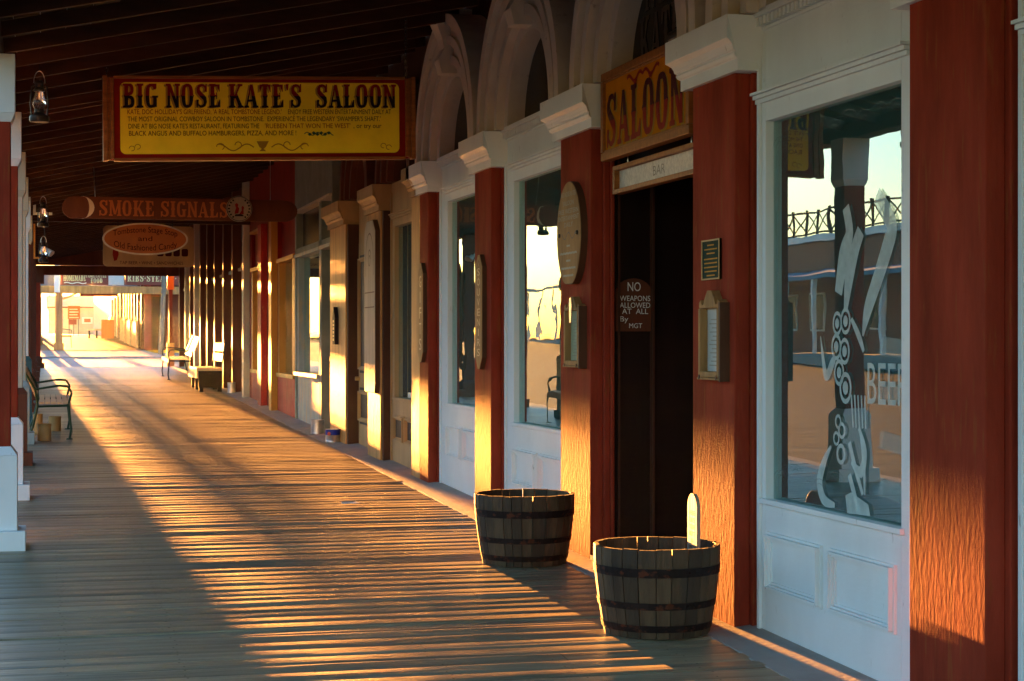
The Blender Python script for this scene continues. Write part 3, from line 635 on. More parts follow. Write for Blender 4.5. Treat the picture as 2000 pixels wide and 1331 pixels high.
# NO WEAPONS sign on the door reveal
O = (3.742, 11.222, 0.06)
pts = [(-0.125, 0), (0.125, 0), (0.125, 0.25)] + [(0.125 * math.cos(R(a)), 0.25 + 0.10 * math.sin(R(a))) for a in range(15, 180, 15)] + [(-0.125, 0.25)]
t = plane_sign('no_weapons_sign', 'brown round-topped board lettered NO WEAPONS ALLOWED AT ALL in the saloon doorway', pts, O, 0.018, 'brown_paint', None, CU, CV, CN)
m = MB()
for s, size, dx, dz, wd in (('NO', 0.085, 0, 0.265, 0.09), ('WEAPONS', 0.05, 0.008, 0.20, 0.21), ('ALLOWED', 0.05, 0.008, 0.155, 0.21), ('AT  ALL', 0.05, 0.008, 0.115, 0.18), ('By', 0.05, -0.07, 0.065, 0.055), ('MGT', 0.045, 0.01, 0.022, 0.09)):
    q = text_mb(s, size, (O[0] + dx, O[1] - 0.018, O[2] + dz), CU, CV, CN, width=wd, depth=0.001); m.add(q.v, q.f)
m.build('lettering', 'letter_white', t)
# oval wooden plaque on the third pilaster
O = (3.45, 11.57, 0.715)
pts = [(0.285 * math.cos(R(a)) * (1 if True else 1), max(-0.335, 0.355 * math.sin(R(a)))) for a in range(0, 360, 8)]
t = thing('oval_plaque', 'tall oval weathered wooden plaque with bolts on the pilaster left of the doorway', 'sign', O)
MB().prism(pts, O, FU, FV, FN, 0.045).build('board', 'plaque_edge', t); MB().prism([(u * .985, v * .99) for u, v in pts], (O[0] - 0.0455, O[1], O[2]), FU, FV, FN, 0.004).build('face', 'plaque_wood', t)
m = MB()
for s, z, wd in (('BIG NOSE KATES', 0.255, 0.34), ('SALOON', 0.195, 0.26), ('FREE WESTERN', 0.14, 0.46), ('ENTERTAINMENT', 0.095, 0.48), ('DAILY', 0.05, 0.2)):
    q = text_mb(s, 0.045, (O[0] - 0.05, O[1], O[2] + z), FU, FV, FN, width=wd, depth=0.0008); m.add(q.v, q.f)
for z, hw in ((-.08, .04), (-.13, .2), (-.18, .05), (-.23, .17), (-.28, .12)): flat_stroke(m, [(-hw + hw * k / 6, z + .004 * (k % 2)) for k in range(13)], .014, (O[0] - .05, O[1], O[2]), FU, FV, FN, .0008)
m.build('lettering', 'faded_ink', t)
m = MB(); flat_stroke(m, [(-0.16 + 0.016 * k, 0.022 * math.sin(k * 0.55 + 2.2)) for k in range(21)], 0.006, (O[0] - .05, O[1], O[2] - .01), FU, FV, FN, 0.001); m.build('carved_line', 'ink_grey', t)
for s in (-1, 1): MB().cyl((O[0] - .049, O[1] + s * .21, O[2] - .0), (O[0] - .062, O[1] + s * .21, O[2]), 0.016, 0.012, 10).build('bolt', 'black_metal', t)
# menu cases
def menu_case(name, label, yc, z0, z1, paper, w=0.30, clip_=False, xp=XP):
    h = z1 - z0; zc = z0; t = thing(name, label, 'menu case', (xp, yc, z0)); d = 0.055
    m = MB(); hz = h * 0.80
    m.box(xp - d, xp, yc - w / 2, yc - w / 2 + 0.03, z0, z0 + hz); m.box(xp - d, xp, yc + w / 2 - 0.03, yc + w / 2, z0, z0 + hz)
    m.box(xp - d, xp, yc - w / 2 + .031, yc + w / 2 - .031, z0, z0 + 0.03); m.box(xp - d - .004, xp, yc - w / 2 - .01, yc + w / 2 + .01, z0 - .014, z0 - .002)
    m.build('frame', 'plaque_wood', t, bevel=0.003)
    pts = [(-w * .5, 0), (w * .5, 0), (w * .5, h * .07), (w * .42, h * .10), (w * .40, h * .05), (w * .30, h * .04), (w * .22, h * .12), (w * .13, h * .18), (0.03, h * .205), (-0.03, h * .205), (-w * .13, h * .18), (-w * .22, h * .12), (-w * .30, h * .04), (-w * .40, h * .05), (-w * .42, h * .10), (-w * .5, h * .07)]
    MB().prism(pts, (xp, yc, z0 + hz + 0.001), FU, FV, FN, 0.05).build('crest', 'plaque_wood', t, bevel=0.003)
    MB().box(xp - 0.012, xp - 0.001, yc - w / 2 + .031, yc + w / 2 - .031, z0 + .031, z0 + hz).build('paper', paper, t)
    MB().box(xp - d, xp - .0, yc - w / 2 - 0.022, yc - w / 2 - .002, z0 - 0.02, z0 + hz * 1.08).build('side_board', 'plaque_edge', t)
    m = MB()
    for s in (-1, 1): m.cyl((xp - .058, yc + s * w * .42, z0 - .001), (xp - .062, yc + s * w * .42, z0 - .001), 0.014, 0.010, 10)
    m.build('knob', 'dark_brown', t)
    q = MB()
    for k in range(12): q.box(xp - .0132, xp - .0121, yc - w * .3, yc + w * .3 - (k * 37 % 5) * .012, z0 + .06 + k * (hz - .1) / 12, z0 + .066 + k * (hz - .1) / 12)
    q.build('printing', 'faded_ink', t)
    if clip_: MB().prism([(-.02, -.10), (.02, -.10), (.035, .02), (.015, .07), (-.02, .06)], (xp - .052, yc, z0 + hz + .02), FU, FV, FN, .008).build('clip', 'tin', t)
    return t
menu_case('menu_case', 'wooden menu case with green paper and metal clip under the oval plaque', 11.50, -0.165, 0.29, 'paper_green', 0.34, True)
menu_case('menu_case', 'wooden menu case with white paper below the small green plaque', 8.93, -0.195, 0.262, 'paper', 0.30)
O = (3.45, 9.135, 0.325)
t = thing('bronze_plaque', 'small dark green plaque with brass rim on the pilaster right of the doorway', 'plaque', O)
MB().prism([(0, 0), (.265, 0), (.265, .215), (0, .215)], O, FU, FV, FN, 0.012).build('plate', 'bronze_green', t)
m = MB(); m.ring([(0, 0), (.265, 0), (.265, .215), (0, .215), (0, 0)], [(.01, .008), (.255, .008), (.255, .207), (.01, .207), (.01, .008)], O, FU, FV, FN, 0.016); m.build('rim', 'brass', t)
m = MB()
for k, wd in enumerate((.1, .19, .12, .2, .19, .2, .18, .12)): flat_stroke(m, [(.1325 - wd / 2, .185 - k * .022 - (k > 2) * .008), (.1325 + wd / 2, .185 - k * .022 - (k > 2) * .008)], .007, (O[0] - .012, O[1], O[2]), FU, FV, FN, .0008)
m.build('lettering', 'sign_gold', t)
# vertical name boards
def upright_board(label, yc, z0, z1, w, txt, th=0.035, xp=XP):
    O = (xp, yc, z0); h = z1 - z0; a = w * .42
    pts = [(-w * .12, 0), (w * .12, 0), (w / 2, a), (w / 2, h - a), (w * .12, h), (-w * .12, h), (-w / 2, h - a), (-w / 2, a)]
    t = thing('name_board', label, 'sign', O, 'upright wooden name boards on the saloon pilasters')
    MB().prism(pts, O, FU, FV, FN, th).build('board', 'plaque_edge', t)
    MB().prism([(u * .97, .004 + v * (h - .008) / h) for u, v in pts], (O[0] - th - .0002, yc, z0), FU, FV, FN, 0.005).build('face', 'plaque_wood', t)
    m = MB(); n = len(txt); ch = (h - 2 * a) / n
    for k, c in enumerate(txt):
        q = text_mb(c, ch * 1.05, (O[0] - th - .0052, yc, z1 - a - (k + 1) * ch + ch * .12), FU, FV, FN, width=w * .42 if c != 'I' else w * .1, depth=0.0012); m.add(q.v, q.f)
    m.build('lettering', 'letter_tan', t)
    m = MB()
    for kk in range(2): flat_stroke(m, [(-w * .3, h - a * 1.2 - kk * .05), (0, h - a * .45 - kk * .05), (w * .3, h - a * 1.2 - kk * .05)], 0.008, (O[0] - th - .0052, yc, z0), FU, FV, FN, .001)
    m.build('carving', 'plaque_edge', t)
    return t
upright_board('brown wooden board lettered SOUVENIRS downward on a red pilaster', 14.20, -0.235, 0.70, 0.235, 'SOUVENIRS')
upright_board('brown wooden board lettered GIFTS downward where tan front meets red', 16.55, -0.205, 0.73, 0.235, 'GIFTS')

# big hanging sign across the walk
t = thing('hanging_sign', "big yellow board lettered BIG NOSE KATE'S SALOON hung from the porch roof", 'sign', (1.9, 16.3, 1.65))
ZL, ZR = 1.60, 1.69   # the sign hangs slightly higher on the right
SK = 14.9 / 16.3; X0, X1 = 0.50, 3.30; H = 0.735
Us = Vector((X1 - X0, 0, ZR - ZL)).normalized(); Vs = Vector((-Us.z * 0.25, 0, 1)).normalized(); Ns = Vector((0, -1, 0)); O = Vector((X0, 16.34, ZL)); Ls = X1 - X0; HANG0 = len(bpy.data.objects)
def sp(u, v, w_=0): return O + Us * u + Vs * v + Ns * w_
m = MB(); m.prism([(0.0, 0), (Ls, 0), (Ls, H), (0.0, H)], O, Us, Vs, Ns, 0.06); m.build('board', 'sign_red', t)
m = MB(); m.prism(rounded(0.14, Ls - 0.14, 0.05, H - 0.045, 0.05), O + Ns * .0602, Us, Vs, Ns, 0.004); m.build('panel', 'sign_yellow', t)
m = MB()
for a, b_, c, d, h in ((-.01, .03, -.01, H + .01, .10), (.031, .055, 0, H, .085), (.056, .085, 0.01, H - .01, .10), (Ls - .03, Ls + .01, -.01, H + .01, .10), (Ls - .055, Ls - .031, 0, H, .085), (Ls - .085, Ls - .056, .01, H - .01, .10), (.086, Ls - .086, -.012, .014, .09), (.086, Ls - .086, H - .014, H + .012, .09)):
    m.prism([(a, c), (b_, c), (b_, d), (a, d)], O - Ns * .01, Us, Vs, Ns, h)
m.build('frame', 'sign_frame', t, bevel=0.003)
Of = O + Ns * 0.0645
SX, SW, SZ, SH = 0.165, Ls - 0.33, 0.462, 0.215
west_text("BIG NOSE KATE'S  SALOON", SW, SH, Of + Us * SX + Vs * SZ, Us, Vs, Ns, 0.001, shift=(-0.016, -0.006), small_caps=None).build('lettering', 'sign_shadow', t)
west_text("BIG NOSE KATE'S  SALOON", SW, SH, Of + Us * SX + Vs * SZ, Us, Vs, Ns, 0.004, clip=(0.5, 1)).build('lettering', 'sign_red', t)
west_text("BIG NOSE KATE'S  SALOON", SW, SH, Of + Us * SX + Vs * SZ, Us, Vs, Ns, 0.004, clip=(0, 0.5)).build('lettering', 'sign_black', t)
m = MB(); mr_ = MB()
for k, (s, wd, red) in enumerate((("KATE, DOC HOLLIDAY'S GIRLFRIEND, 'A REAL TOMBSTONE LEGEND.'", 1.37, True), ("THE MOST ORIGINAL COWBOY SALOON IN TOMBSTONE.  EXPERIENCE THE LEGENDARY 'SWAMPER'S SHAFT.'", 2.28, False), ("DINE AT BIG NOSE KATE'S RESTAURANT, FEATURING THE", 1.16, False), ("BLACK ANGUS AND BUFFALO HAMBURGERS, PIZZA, AND MORE !", 1.49, False))):
    q = text_mb(s, 0.062, Of + Us * (0.20 + k * .004) + Vs * (0.405 - k * 0.064), Us, Vs, Ns, align='LEFT', width=wd, depth=0.002); (mr_ if red else m).add(q.v, q.f)
q = text_mb("ENJOY FREE WESTERN ENTERTAINMENT DAILY AT", 0.062, Of + Us * 1.63 + Vs * 0.405, Us, Vs, Ns, align='LEFT', width=0.95, depth=0.002); m.add(q.v, q.f)
q = text_mb("'RUEBEN THAT WON THE WEST'", 0.062, Of + Us * 1.42 + Vs * 0.277, Us, Vs, Ns, align='LEFT', width=0.78, depth=0.002); mr_.add(q.v, q.f)
q = text_mb(", or try our", 0.062, Of + Us * 2.23 + Vs * 0.277, Us, Vs, Ns, align='LEFT', width=0.26, depth=0.002); m.add(q.v, q.f)
m.build('lettering', 'sign_ink', t); mr_.build('lettering', 'sign_red', t)
m = MB()
for s in (1, -1):
    pts = [(s * (0.08 + 0.33 * k / 20), 0.03 * math.sin(k * 0.42)) for k in range(21)]; flat_stroke(m, pts, 0.010, Of + Us * (Ls / 2) + Vs * 0.105, Us, Vs, Ns, 0.002)
    sp_ = [(s * (0.22 + 0.030 * math.cos(a_)), 0.01 + 0.030 * math.sin(a_)) for a_ in [i * .6 for i in range(9)]]; flat_stroke(m, sp_, 0.008, Of + Us * (Ls / 2) + Vs * 0.115, Us, Vs, Ns, 0.0026)
    sp_ = [(s * (0.38 + 0.035 * math.cos(a_)), 0.03 * math.sin(a_)) for a_ in [i * .6 for i in range(8)]]; flat_stroke(m, sp_, 0.007, Of + Us * (Ls / 2) + Vs * 0.112, Us, Vs, Ns, 0.0026)
    for cx in (0.10, 0.05):
        sp_ = [(s * (Ls / 2 - .19 - cx + 0.025 * math.cos(a_)), 0.022 * math.sin(a_) + cx * .3) for a_ in [i * .7 for i in range(8)]]; flat_stroke(m, sp_, 0.006, Of + Us * (Ls / 2) + Vs * 0.085, Us, Vs, Ns, 0.002)
m.prism([(-.055, .05), (.055, .05), (.03, 0), (.008, -.02), (.03, -.04), (-.03, -.04), (-.008, -.02), (-.03, 0)][::-1], Of + Us * (Ls / 2) + Vs * .11, Us, Vs, Ns, 0.002)
m.build('ornament', 'sign_gold', t)
m = MB(); flat_stroke(m, [(1.78 + .014 * k, .015 * math.sin(k * .9)) for k in range(20)], 0.008, Of + Vs * 0.225, Us, Vs, Ns, 0.002)
for k in range(6): m.prism([(0, 0), (.02, .016), (0, .032), (-.02, .016)], Of + Us * (1.83 + k * .035) + Vs * (.205 + .012 * (k % 2)), Us, Vs, Ns, 0.002)
m.build('vine', 'sign_green', t)
m = MB()
for xx in (0.52, 3.22):
    z0 = 2.36 if xx < 1 else 2.42; k = 0; zt = 2.27 + .23 * (xx + .0) 
    zt = max(zt, z0 + .12) + .12
    while z0 + k * 0.03 < zt:
        a = Vector((0.012, 0, 0)) if k % 2 else Vector((0, 0.012, 0)); c = Vector((xx, 16.3, z0 + k * .03))
        m.tube([c - a, c - a + Vector((0, 0, .036)), c + a + Vector((0, 0, .036)), c + a, c - a], 0.0035, 5); k += 1
m.build('chain', 'black_metal', t)

for o_ in t.children:      # the board was drawn at 16.3 m scale: bring it to its real size and distance
    me_ = o_.data; off = Vector(t.location)
    for v_ in me_.vertices: v_.co = (v_.co + off) * SK - off * SK
t.location = Vector(t.location) * SK

# ================================================================= BARRELS
def barrel(label, x, y, seed):
    rnd = random.Random(seed); z0 = gz(y); t = thing('half_barrel', label, 'barrel', (x, y, z0), 'half barrels standing by the saloon doorway')
    N_ = 26; Hh = 0.455; mb = MB(); prof = [(0.0, 0.272), (0.08, 0.289), (0.18, 0.305), (0.28, 0.318), (0.38, 0.327), (1.0, 0.331)]
    def rad(z): 
        for (za, ra), (zb_, rb) in zip(prof, prof[1:]):
            if z <= zb_: return ra + (rb - ra) * (z - za) / (zb_ - za)
        return 0.331
    ang = []; a = 0
    for k in range(N_): d = rnd.uniform(0.75, 1.25); ang.append((a, a + d)); a += d
    tot = a
    for k, (a0, a1) in enumerate(ang):
        a0, a1 = 2 * math.pi * a0 / tot + .006, 2 * math.pi * a1 / tot - .006; top = Hh + rnd.uniform(-.003, .002); tone = rnd.uniform(.6, 1.35); dr = rnd.uniform(-.002, .002)
        vs = []; lv = [0, .08, .18, .28, .38, top]
        for z in lv:
            for (aa, rr) in ((a0, 0), (a1, 0), (a1, -.024), (a0, -.024)):
                r = rad(z) + rr + dr; vs.append((x + r * math.cos(aa), y + r * math.sin(aa), z0 + z))
        fs = [(3, 2, 1, 0), tuple(range((len(lv) - 1) * 4, len(lv) * 4))]
        for q in range(len(lv) - 1):
            for e in range(4): fs.append((q * 4 + e, q * 4 + (e + 1) % 4, q * 4 + 4 + (e + 1) % 4, q * 4 + 4 + e))
        mb.add(vs, fs, tone)
    mb.build('staves', 'stave', t, bevel=0.0015)
    for (za, zb_) in ((0.315, 0.36), (0.15, 0.185), (0.035, 0.07)):
        m = MB(); m.lathe([(rad(za) - .004, za), (rad(za) + .0035, za), (rad(zb_) + .0035, zb_), (rad(zb_) - .004, zb_)], (x, y, z0), 40, False)
        for da in (-.06, .06): aa = -2.2 + seed * .3 + da; rr = rad((za + zb_) / 2) + .003; c_ = Vector((x + rr * math.cos(aa), y + rr * math.sin(aa), z0 + (za + zb_) / 2)); m.cyl(c_, c_ + Vector((math.cos(aa), math.sin(aa), 0)) * .005, .007, .005, 8)
        m.build('hoop', 'hoop', t, smooth=False)
    m = MB(); m.lathe([(.001, .03), (.262, .03), (.29, .24), (.20, .262), (.10, .255), (.001, .27)], (x, y, z0), 30, False); m.build('filling', 'soil', t)
    return t
barrel('weathered half barrel right of the doorway with a tombstone board standing in it', 3.055, 8.78, 3)
barrel('dark half barrel left of the doorway without a board in it', 3.03, 11.33, 5)
# tombstone-shaped board standing in the near barrel
yy, xx, zz = 8.78, 3.27, gz(8.8) + 0.27
t = thing('tombstone_board', 'small round-topped white wooden board standing inside the near half barrel', 'board', (xx, yy, zz))
pts = [(u * 1.45, v) for u, v in [(-0.058, 0), (0.058, 0), (0.058, 0.37), (0.05, 0.40), (0.035, .422), (.015, .436), (-.015, .436), (-.035, .422), (-.05, .40), (-.058, .37)]]
Ut, Nt = Vector((-0.06, -0.998, 0)), Vector((-0.998, 0.06, 0)); Ot = Vector((xx, yy, zz))
MB().prism(pts, Ot, Ut, FV, Nt, 0.020).build('board', 'weathered_board', t, bevel=0.002)
m = MB()
for k, (s, wd) in enumerate((('HERE', .10), ('LIES', .085), ('YOUR', .095), ('BUTT', .095), ('IN', .035), ('TOMBSTONE', .145), ('AZ', .045))):
    q = text_mb(s, .034, Ot + Nt * .020 + Vector((0, 0, .325 - k * .036)), Ut, FV, Nt, width=wd, depth=0.0008); m.add(q.v, q.f)
m.build('lettering', 'sign_ink', t)

# ================================================================= TAN SHOP (next door)
tan = thing('tan_shop_building', 'tan wooden shopfront with arches and a panelled door beside the red saloon', 'building', (3.6, 19.6, gz(19.6)))
pilaster(tan, 16.775, 17.17, 'tan_wood', 'tan_paint', iy=.0, step=False)
pilaster(tan, 18.85, 19.62, 'tan_wood', 'tan_paint', iy=.10, step=False)
pilaster(tan, 21.15, 22.35, 'tan_wood', 'tan_paint', iy=.06, step=False)
m = MB(); m.box(3.47, 3.62, 18.78, 18.845, gz(18.8), 1.38); m.box(3.47, 3.62, 21.08, 21.145, gz(21.1), 1.38); m.build('dark_edge_board', 'dark_brown', tan)
window_bay(tan, 17.18, 18.77, 17.36, 18.60, -0.60, 1.20, 'tan_paint', pz=(-1.06, -0.78), dent=False, crown_z=1.28, panel_mat='door_brown')
m = MB(); m.box(3.60, 3.72, 19.63, 21.07, gz(20) - .05, -.0 + 1.66); wl = m.build('door_surround', 'tan_paint', tan)
m = MB().box(3.585, 3.6, 19.80, 21.0, gz(20.4), 1.15); D = m.build('door', 'tan_paint', tan)
for z0, z1 in ((-.98, -.55), (-.38, 1.0)):
    MB().box(3.578, 3.584, 19.9, 20.9, z0, z1).build('panel', 'door_brown', D); q = MB(); moulded_panel(q, 19.93, 20.87, z0 + .03, z1 - .03, 3.578); q.build('panel_moulding', 'tan_paint', D)
MB().cyl((3.53, 20.93, -.45), (3.585, 20.93, -.45), .025).build('handle', 'brass', D)
for yc in (17.97, 20.35): arch(tan, yc, ro=.95, ri=.5, matn='brown_paint', keym='tan_paint', x0=3.40)
m = MB(); m.box(3.66, 3.85, 16.91, 22.48, 1.66, 3.6); m.build('wall', 'dark_brown', tan)
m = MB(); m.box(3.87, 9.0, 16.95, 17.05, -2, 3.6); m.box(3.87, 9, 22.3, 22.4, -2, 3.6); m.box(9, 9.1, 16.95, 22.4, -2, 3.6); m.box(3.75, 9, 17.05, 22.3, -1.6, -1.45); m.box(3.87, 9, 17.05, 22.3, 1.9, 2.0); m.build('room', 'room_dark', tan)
MB().box(3.5, 9.2, 16.97, 22.48, 3.6, 3.74).build('roof', 'roof_grey', tan)
# long weathered plaque on the tan pilaster
O = (3.45, 19.20, -0.56); hh = 1.86; w2 = .33
pts = [(-w2 * .9, 0), (w2 * .9, 0), (w2, .1), (w2, hh - .12), (w2 * .55, hh), (-w2 * .55, hh), (-w2, hh - .12), (-w2, .1)]
t = thing('long_plaque', 'very tall weathered board with a carved arch on the tan pilaster', 'sign', O)
MB().prism(pts, O, FU, FV, FN, .05).build('board', 'plaque_edge', t); MB().prism([(u * .985, .006 + v * .993) for u, v in pts], (O[0] - .0502, O[1], O[2]), FU, FV, FN, .005).build('face', 'weathered_board', t)
m = MB(); a_ = [(w2 * .7 * math.cos(R(q)), hh - .42 + .28 * math.sin(R(q))) for q in range(0, 181, 15)]; flat_stroke(m, [(w2 * .7, hh - .6)] + a_ + [(-w2 * .7, hh - .6)], .016, (O[0] - .0552, O[1], O[2]), FU, FV, FN, .001)
flat_stroke(m, [(.10 * math.cos(q * .7) * (1 - q * .06), hh - .42 + .12 * math.sin(q * .7) * (1 - q * .06)) for q in range(14)], .014, (O[0] - .0552, O[1], O[2]), FU, FV, FN, .0015)
for z in (1.08, .92): flat_stroke(m, [(-w2 * .9, z), (w2 * .9, z)], .012, (O[0] - .0552, O[1], O[2]), FU, FV, FN, .001)
m.build('carving', 'plaque_edge', t)
# small dark arrow board on the far tan pilaster
O = (3.45, 21.75, -.05)
t = thing('arrow_board', 'small narrow dark pointed board with pale letters on the far tan pilaster', 'sign', O)
MB().prism([(-.09, 0), (.09, 0), (.09, .33), (0, .46), (-.09, .33)], O, FU, FV, FN, .05).build('board', 'sign_black', t)
m = MB()
for k in range(6): m.box(3.3975, 3.3985, 21.70, 21.80, .22 - k * .045, .25 - k * .045)
m.build('lettering', 'letter_tan', t)

# ================================================================= GREY-GREEN SHOP
gry = thing('grey_shop_building', 'weathered grey green shopfront with a dark teal door', 'building', (3.6, 24.2, gz(24.2)))
m = MB(); m.box(3.5, 3.7, 22.49, 26.0, 1.86, 3.6); m.box(3.5, 3.7, 22.49, 26.0, 1.20, 1.32); m.box(3.5, 3.7, 23.42, 23.62, gz(23.5) - .05, 1.86); m.box(3.5, 3.7, 25.85, 26.0, gz(26) - .05, 1.86); m.box(3.5, 3.7, 22.49, 22.58, gz(22.5) - .05, 1.86)
m.build('wall', 'green_grey', gry)
m = MB(); m.box(3.52, 3.7, 23.63, 25.84, gz(24) - .05, -.50); m.box(3.46, 3.7, 23.60, 25.86, -.50, -.45)
m.box(3.515, 3.7, 23.62, 23.72, -.449, 1.2); m.box(3.515, 3.7, 25.74, 25.85, -.449, 1.2); m.box(3.47, 3.7, 23.5, 25.9, 1.19, 1.235); W_ = m.build('window', 'grey_paint', gry)
MB().box(3.60, 3.605, 23.72, 25.74, -.45, 1.2).build('glass', 'window_glass', W_); MB().box(3.60, 3.605, 23.62, 25.85, 1.33, 1.86).build('glass', 'lunette', W_)
m = MB().box(3.66, 3.70, 22.6, 23.4, gz(23), 1.20); D = m.build('door', 'teal_paint', gry); m = MB(); [m.box(3.65, 3.66, 22.66 + k * .12, 22.72 + k * .12, gz(23) + .1, 1.1) for k in range(6)]; m.build('door_board', 'teal_paint', D)
MB().lathe([(.001, -.03), (.03, -.02), (.035, 0), (.03, .02), (.001, .03)], (3.62, 23.3, -.25), 10, False).build('handle', 'brass', D)
MB().box(3.655, 3.70, 22.6, 23.4, 1.33, 1.84).build('transom', 'lunette', gry)
m = MB(); m.box(3.46, 3.7, 22.52, 23.5, 1.835, 1.865); m.box(3.46, 3.7, 23.55, 25.95, 1.835, 1.865); m.box(3.47, 3.7, 22.55, 23.45, 1.195, 1.24); m.build('lintel', 'cream_paint', gry)
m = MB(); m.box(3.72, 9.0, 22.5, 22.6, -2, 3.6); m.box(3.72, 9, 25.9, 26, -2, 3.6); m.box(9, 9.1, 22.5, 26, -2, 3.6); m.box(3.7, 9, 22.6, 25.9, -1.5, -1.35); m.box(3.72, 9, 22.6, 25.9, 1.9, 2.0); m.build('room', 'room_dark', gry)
MB().box(3.5, 9.2, 22.5, 26.0, 3.61, 3.75).build('roof', 'roof_grey', gry)

# ================================================================= RED AND ORANGE SHOP
red = thing('scarlet_shop_building', 'scarlet shopfront with orange window frames and posts', 'building', (3.6, 29, gz(29)))
m = MB(); m.box(3.5, 3.7, 26.01, 32.0, 1.90, 3.6); m.box(3.5, 3.7, 31.7, 32.0, gz(32) - .05, 1.9); m.box(3.5, 3.7, 28.0, 29.9, gz(29) - .05, 1.9); m.build('wall', 'sign_red', red)
for y0, y1, gy0, gy1 in ((26.02, 27.98, 26.3, 27.8), (29.92, 31.68, 30.2, 31.5)):
    m = MB(); m.box(3.5, 3.7, y0, y1, gz(y0) - .05, -.56); m.build('wall', 'scarlet_paint', red)
    m = MB(); m.box(3.47, 3.7, y0, y1, -.56, -.50); m.box(3.50, 3.7, y0, gy0, -.499, 1.2); m.box(3.5, 3.7, gy1, y1, -.499, 1.2); m.box(3.47, 3.7, y0, y1, 1.2, 1.26); m.box(3.46, 3.7, y0, y1, 1.86, 1.90)
    W_ = m.build('window', 'orange_paint', red); MB().box(3.6, 3.605, gy0, gy1, -.5, 1.2).build('glass', 'window_glass', W_); MB().box(3.56, 3.6, y0, y1, 1.26, 1.86).build('panel', 'sign_red', W_)
for y0, y1 in ((28.02, 28.35), (29.4, 29.88)):
    pilaster(red, y0, y1, 'scarlet_paint' if y0 > 29 else 'orange_paint', None, xp=3.40, zt=1.9, step=False)
m = MB(); m.box(3.72, 9.0, 26.05, 26.1, -2, 3.6); m.box(3.72, 9, 31.9, 32, -2, 3.6); m.box(9, 9.1, 26.1, 32, -2, 3.6); m.box(3.7, 9, 26.1, 31.9, -1.4, -1.25); m.box(3.72, 9, 26.1, 31.9, 1.95, 2.05); m.build('room', 'room_dark', red)
MB().box(3.5, 9.2, 26.01, 32.0, 3.62, 3.76).build('roof', 'roof_grey', red)

# ================================================================= LONG SHOPFRONT OF MANY POSTS
lng = thing('long_shop_building', 'long dark shopfront with a row of projecting brown and cream posts', 'building', (3.6, 40, gz(40)))
m = MB(); m.box(3.56, 3.7, 32.02, 48.6, 1.86, 3.6); m.box(3.62, 3.72, 32.02, 48.6, gz(40) - .3, 1.86); m.build('wall', 'dark_brown', lng)
for k, y0 in enumerate([32.1, 34.0, 35.8, 37.7, 39.5, 41.3, 43.0, 44.3, 45.9, 47.9]):
    z0 = gz(y0) - .03; m = MB(); m.box(3.40, 3.62, y0, y0 + .22, z0, 3.0); m.build('post', 'cream_paint' if k in (0, 6, 8) else 'brown_paint', lng, bevel=.006)
    if k < 9:
        y1 = [34.0, 35.8, 37.7, 39.5, 41.3, 43.0, 44.3, 45.9, 47.9][k]
        m = MB(); m.box(3.57, 3.615, y0 + .23, y0 + .5, z0, 1.3); m.box(3.57, 3.615, y1 - .22, y1 - .01, z0, 1.3); m.box(3.57, 3.615, y0 + .5, y1 - .22, z0, -.6); m.box(3.50, 3.615, y0 + .23, y1 - .01, 1.30, 1.36); W_ = m.build('window', 'grey_paint' if k % 2 else 'tan_paint', lng)
        MB().box(3.59, 3.60, y0 + .5, y1 - .22, -.6, 1.3).build('glass', 'window_glass' if k > 4 else 'lunette', W_)
        m = MB(); m.box(3.55, 3.615, y0 + .24, y1 - .02, 1.37, 1.43)
        m.box(3.55, 3.615, y0 + .7, y0 + .85, 1.44, 2.2); m.build('upper_rail', 'tan_paint', lng)
m = MB(); m.box(3.74, 9.0, 32.05, 32.15, -2, 3.6); m.box(3.74, 9, 48.5, 48.6, -2, 3.6); m.box(9, 9.1, 32.05, 48.6, -2, 3.6); m.build('side_wall', 'brown_paint', lng)
MB().box(3.5, 9.2, 32.02, 48.7, 3.6, 3.74).build('roof', 'roof_grey', lng)

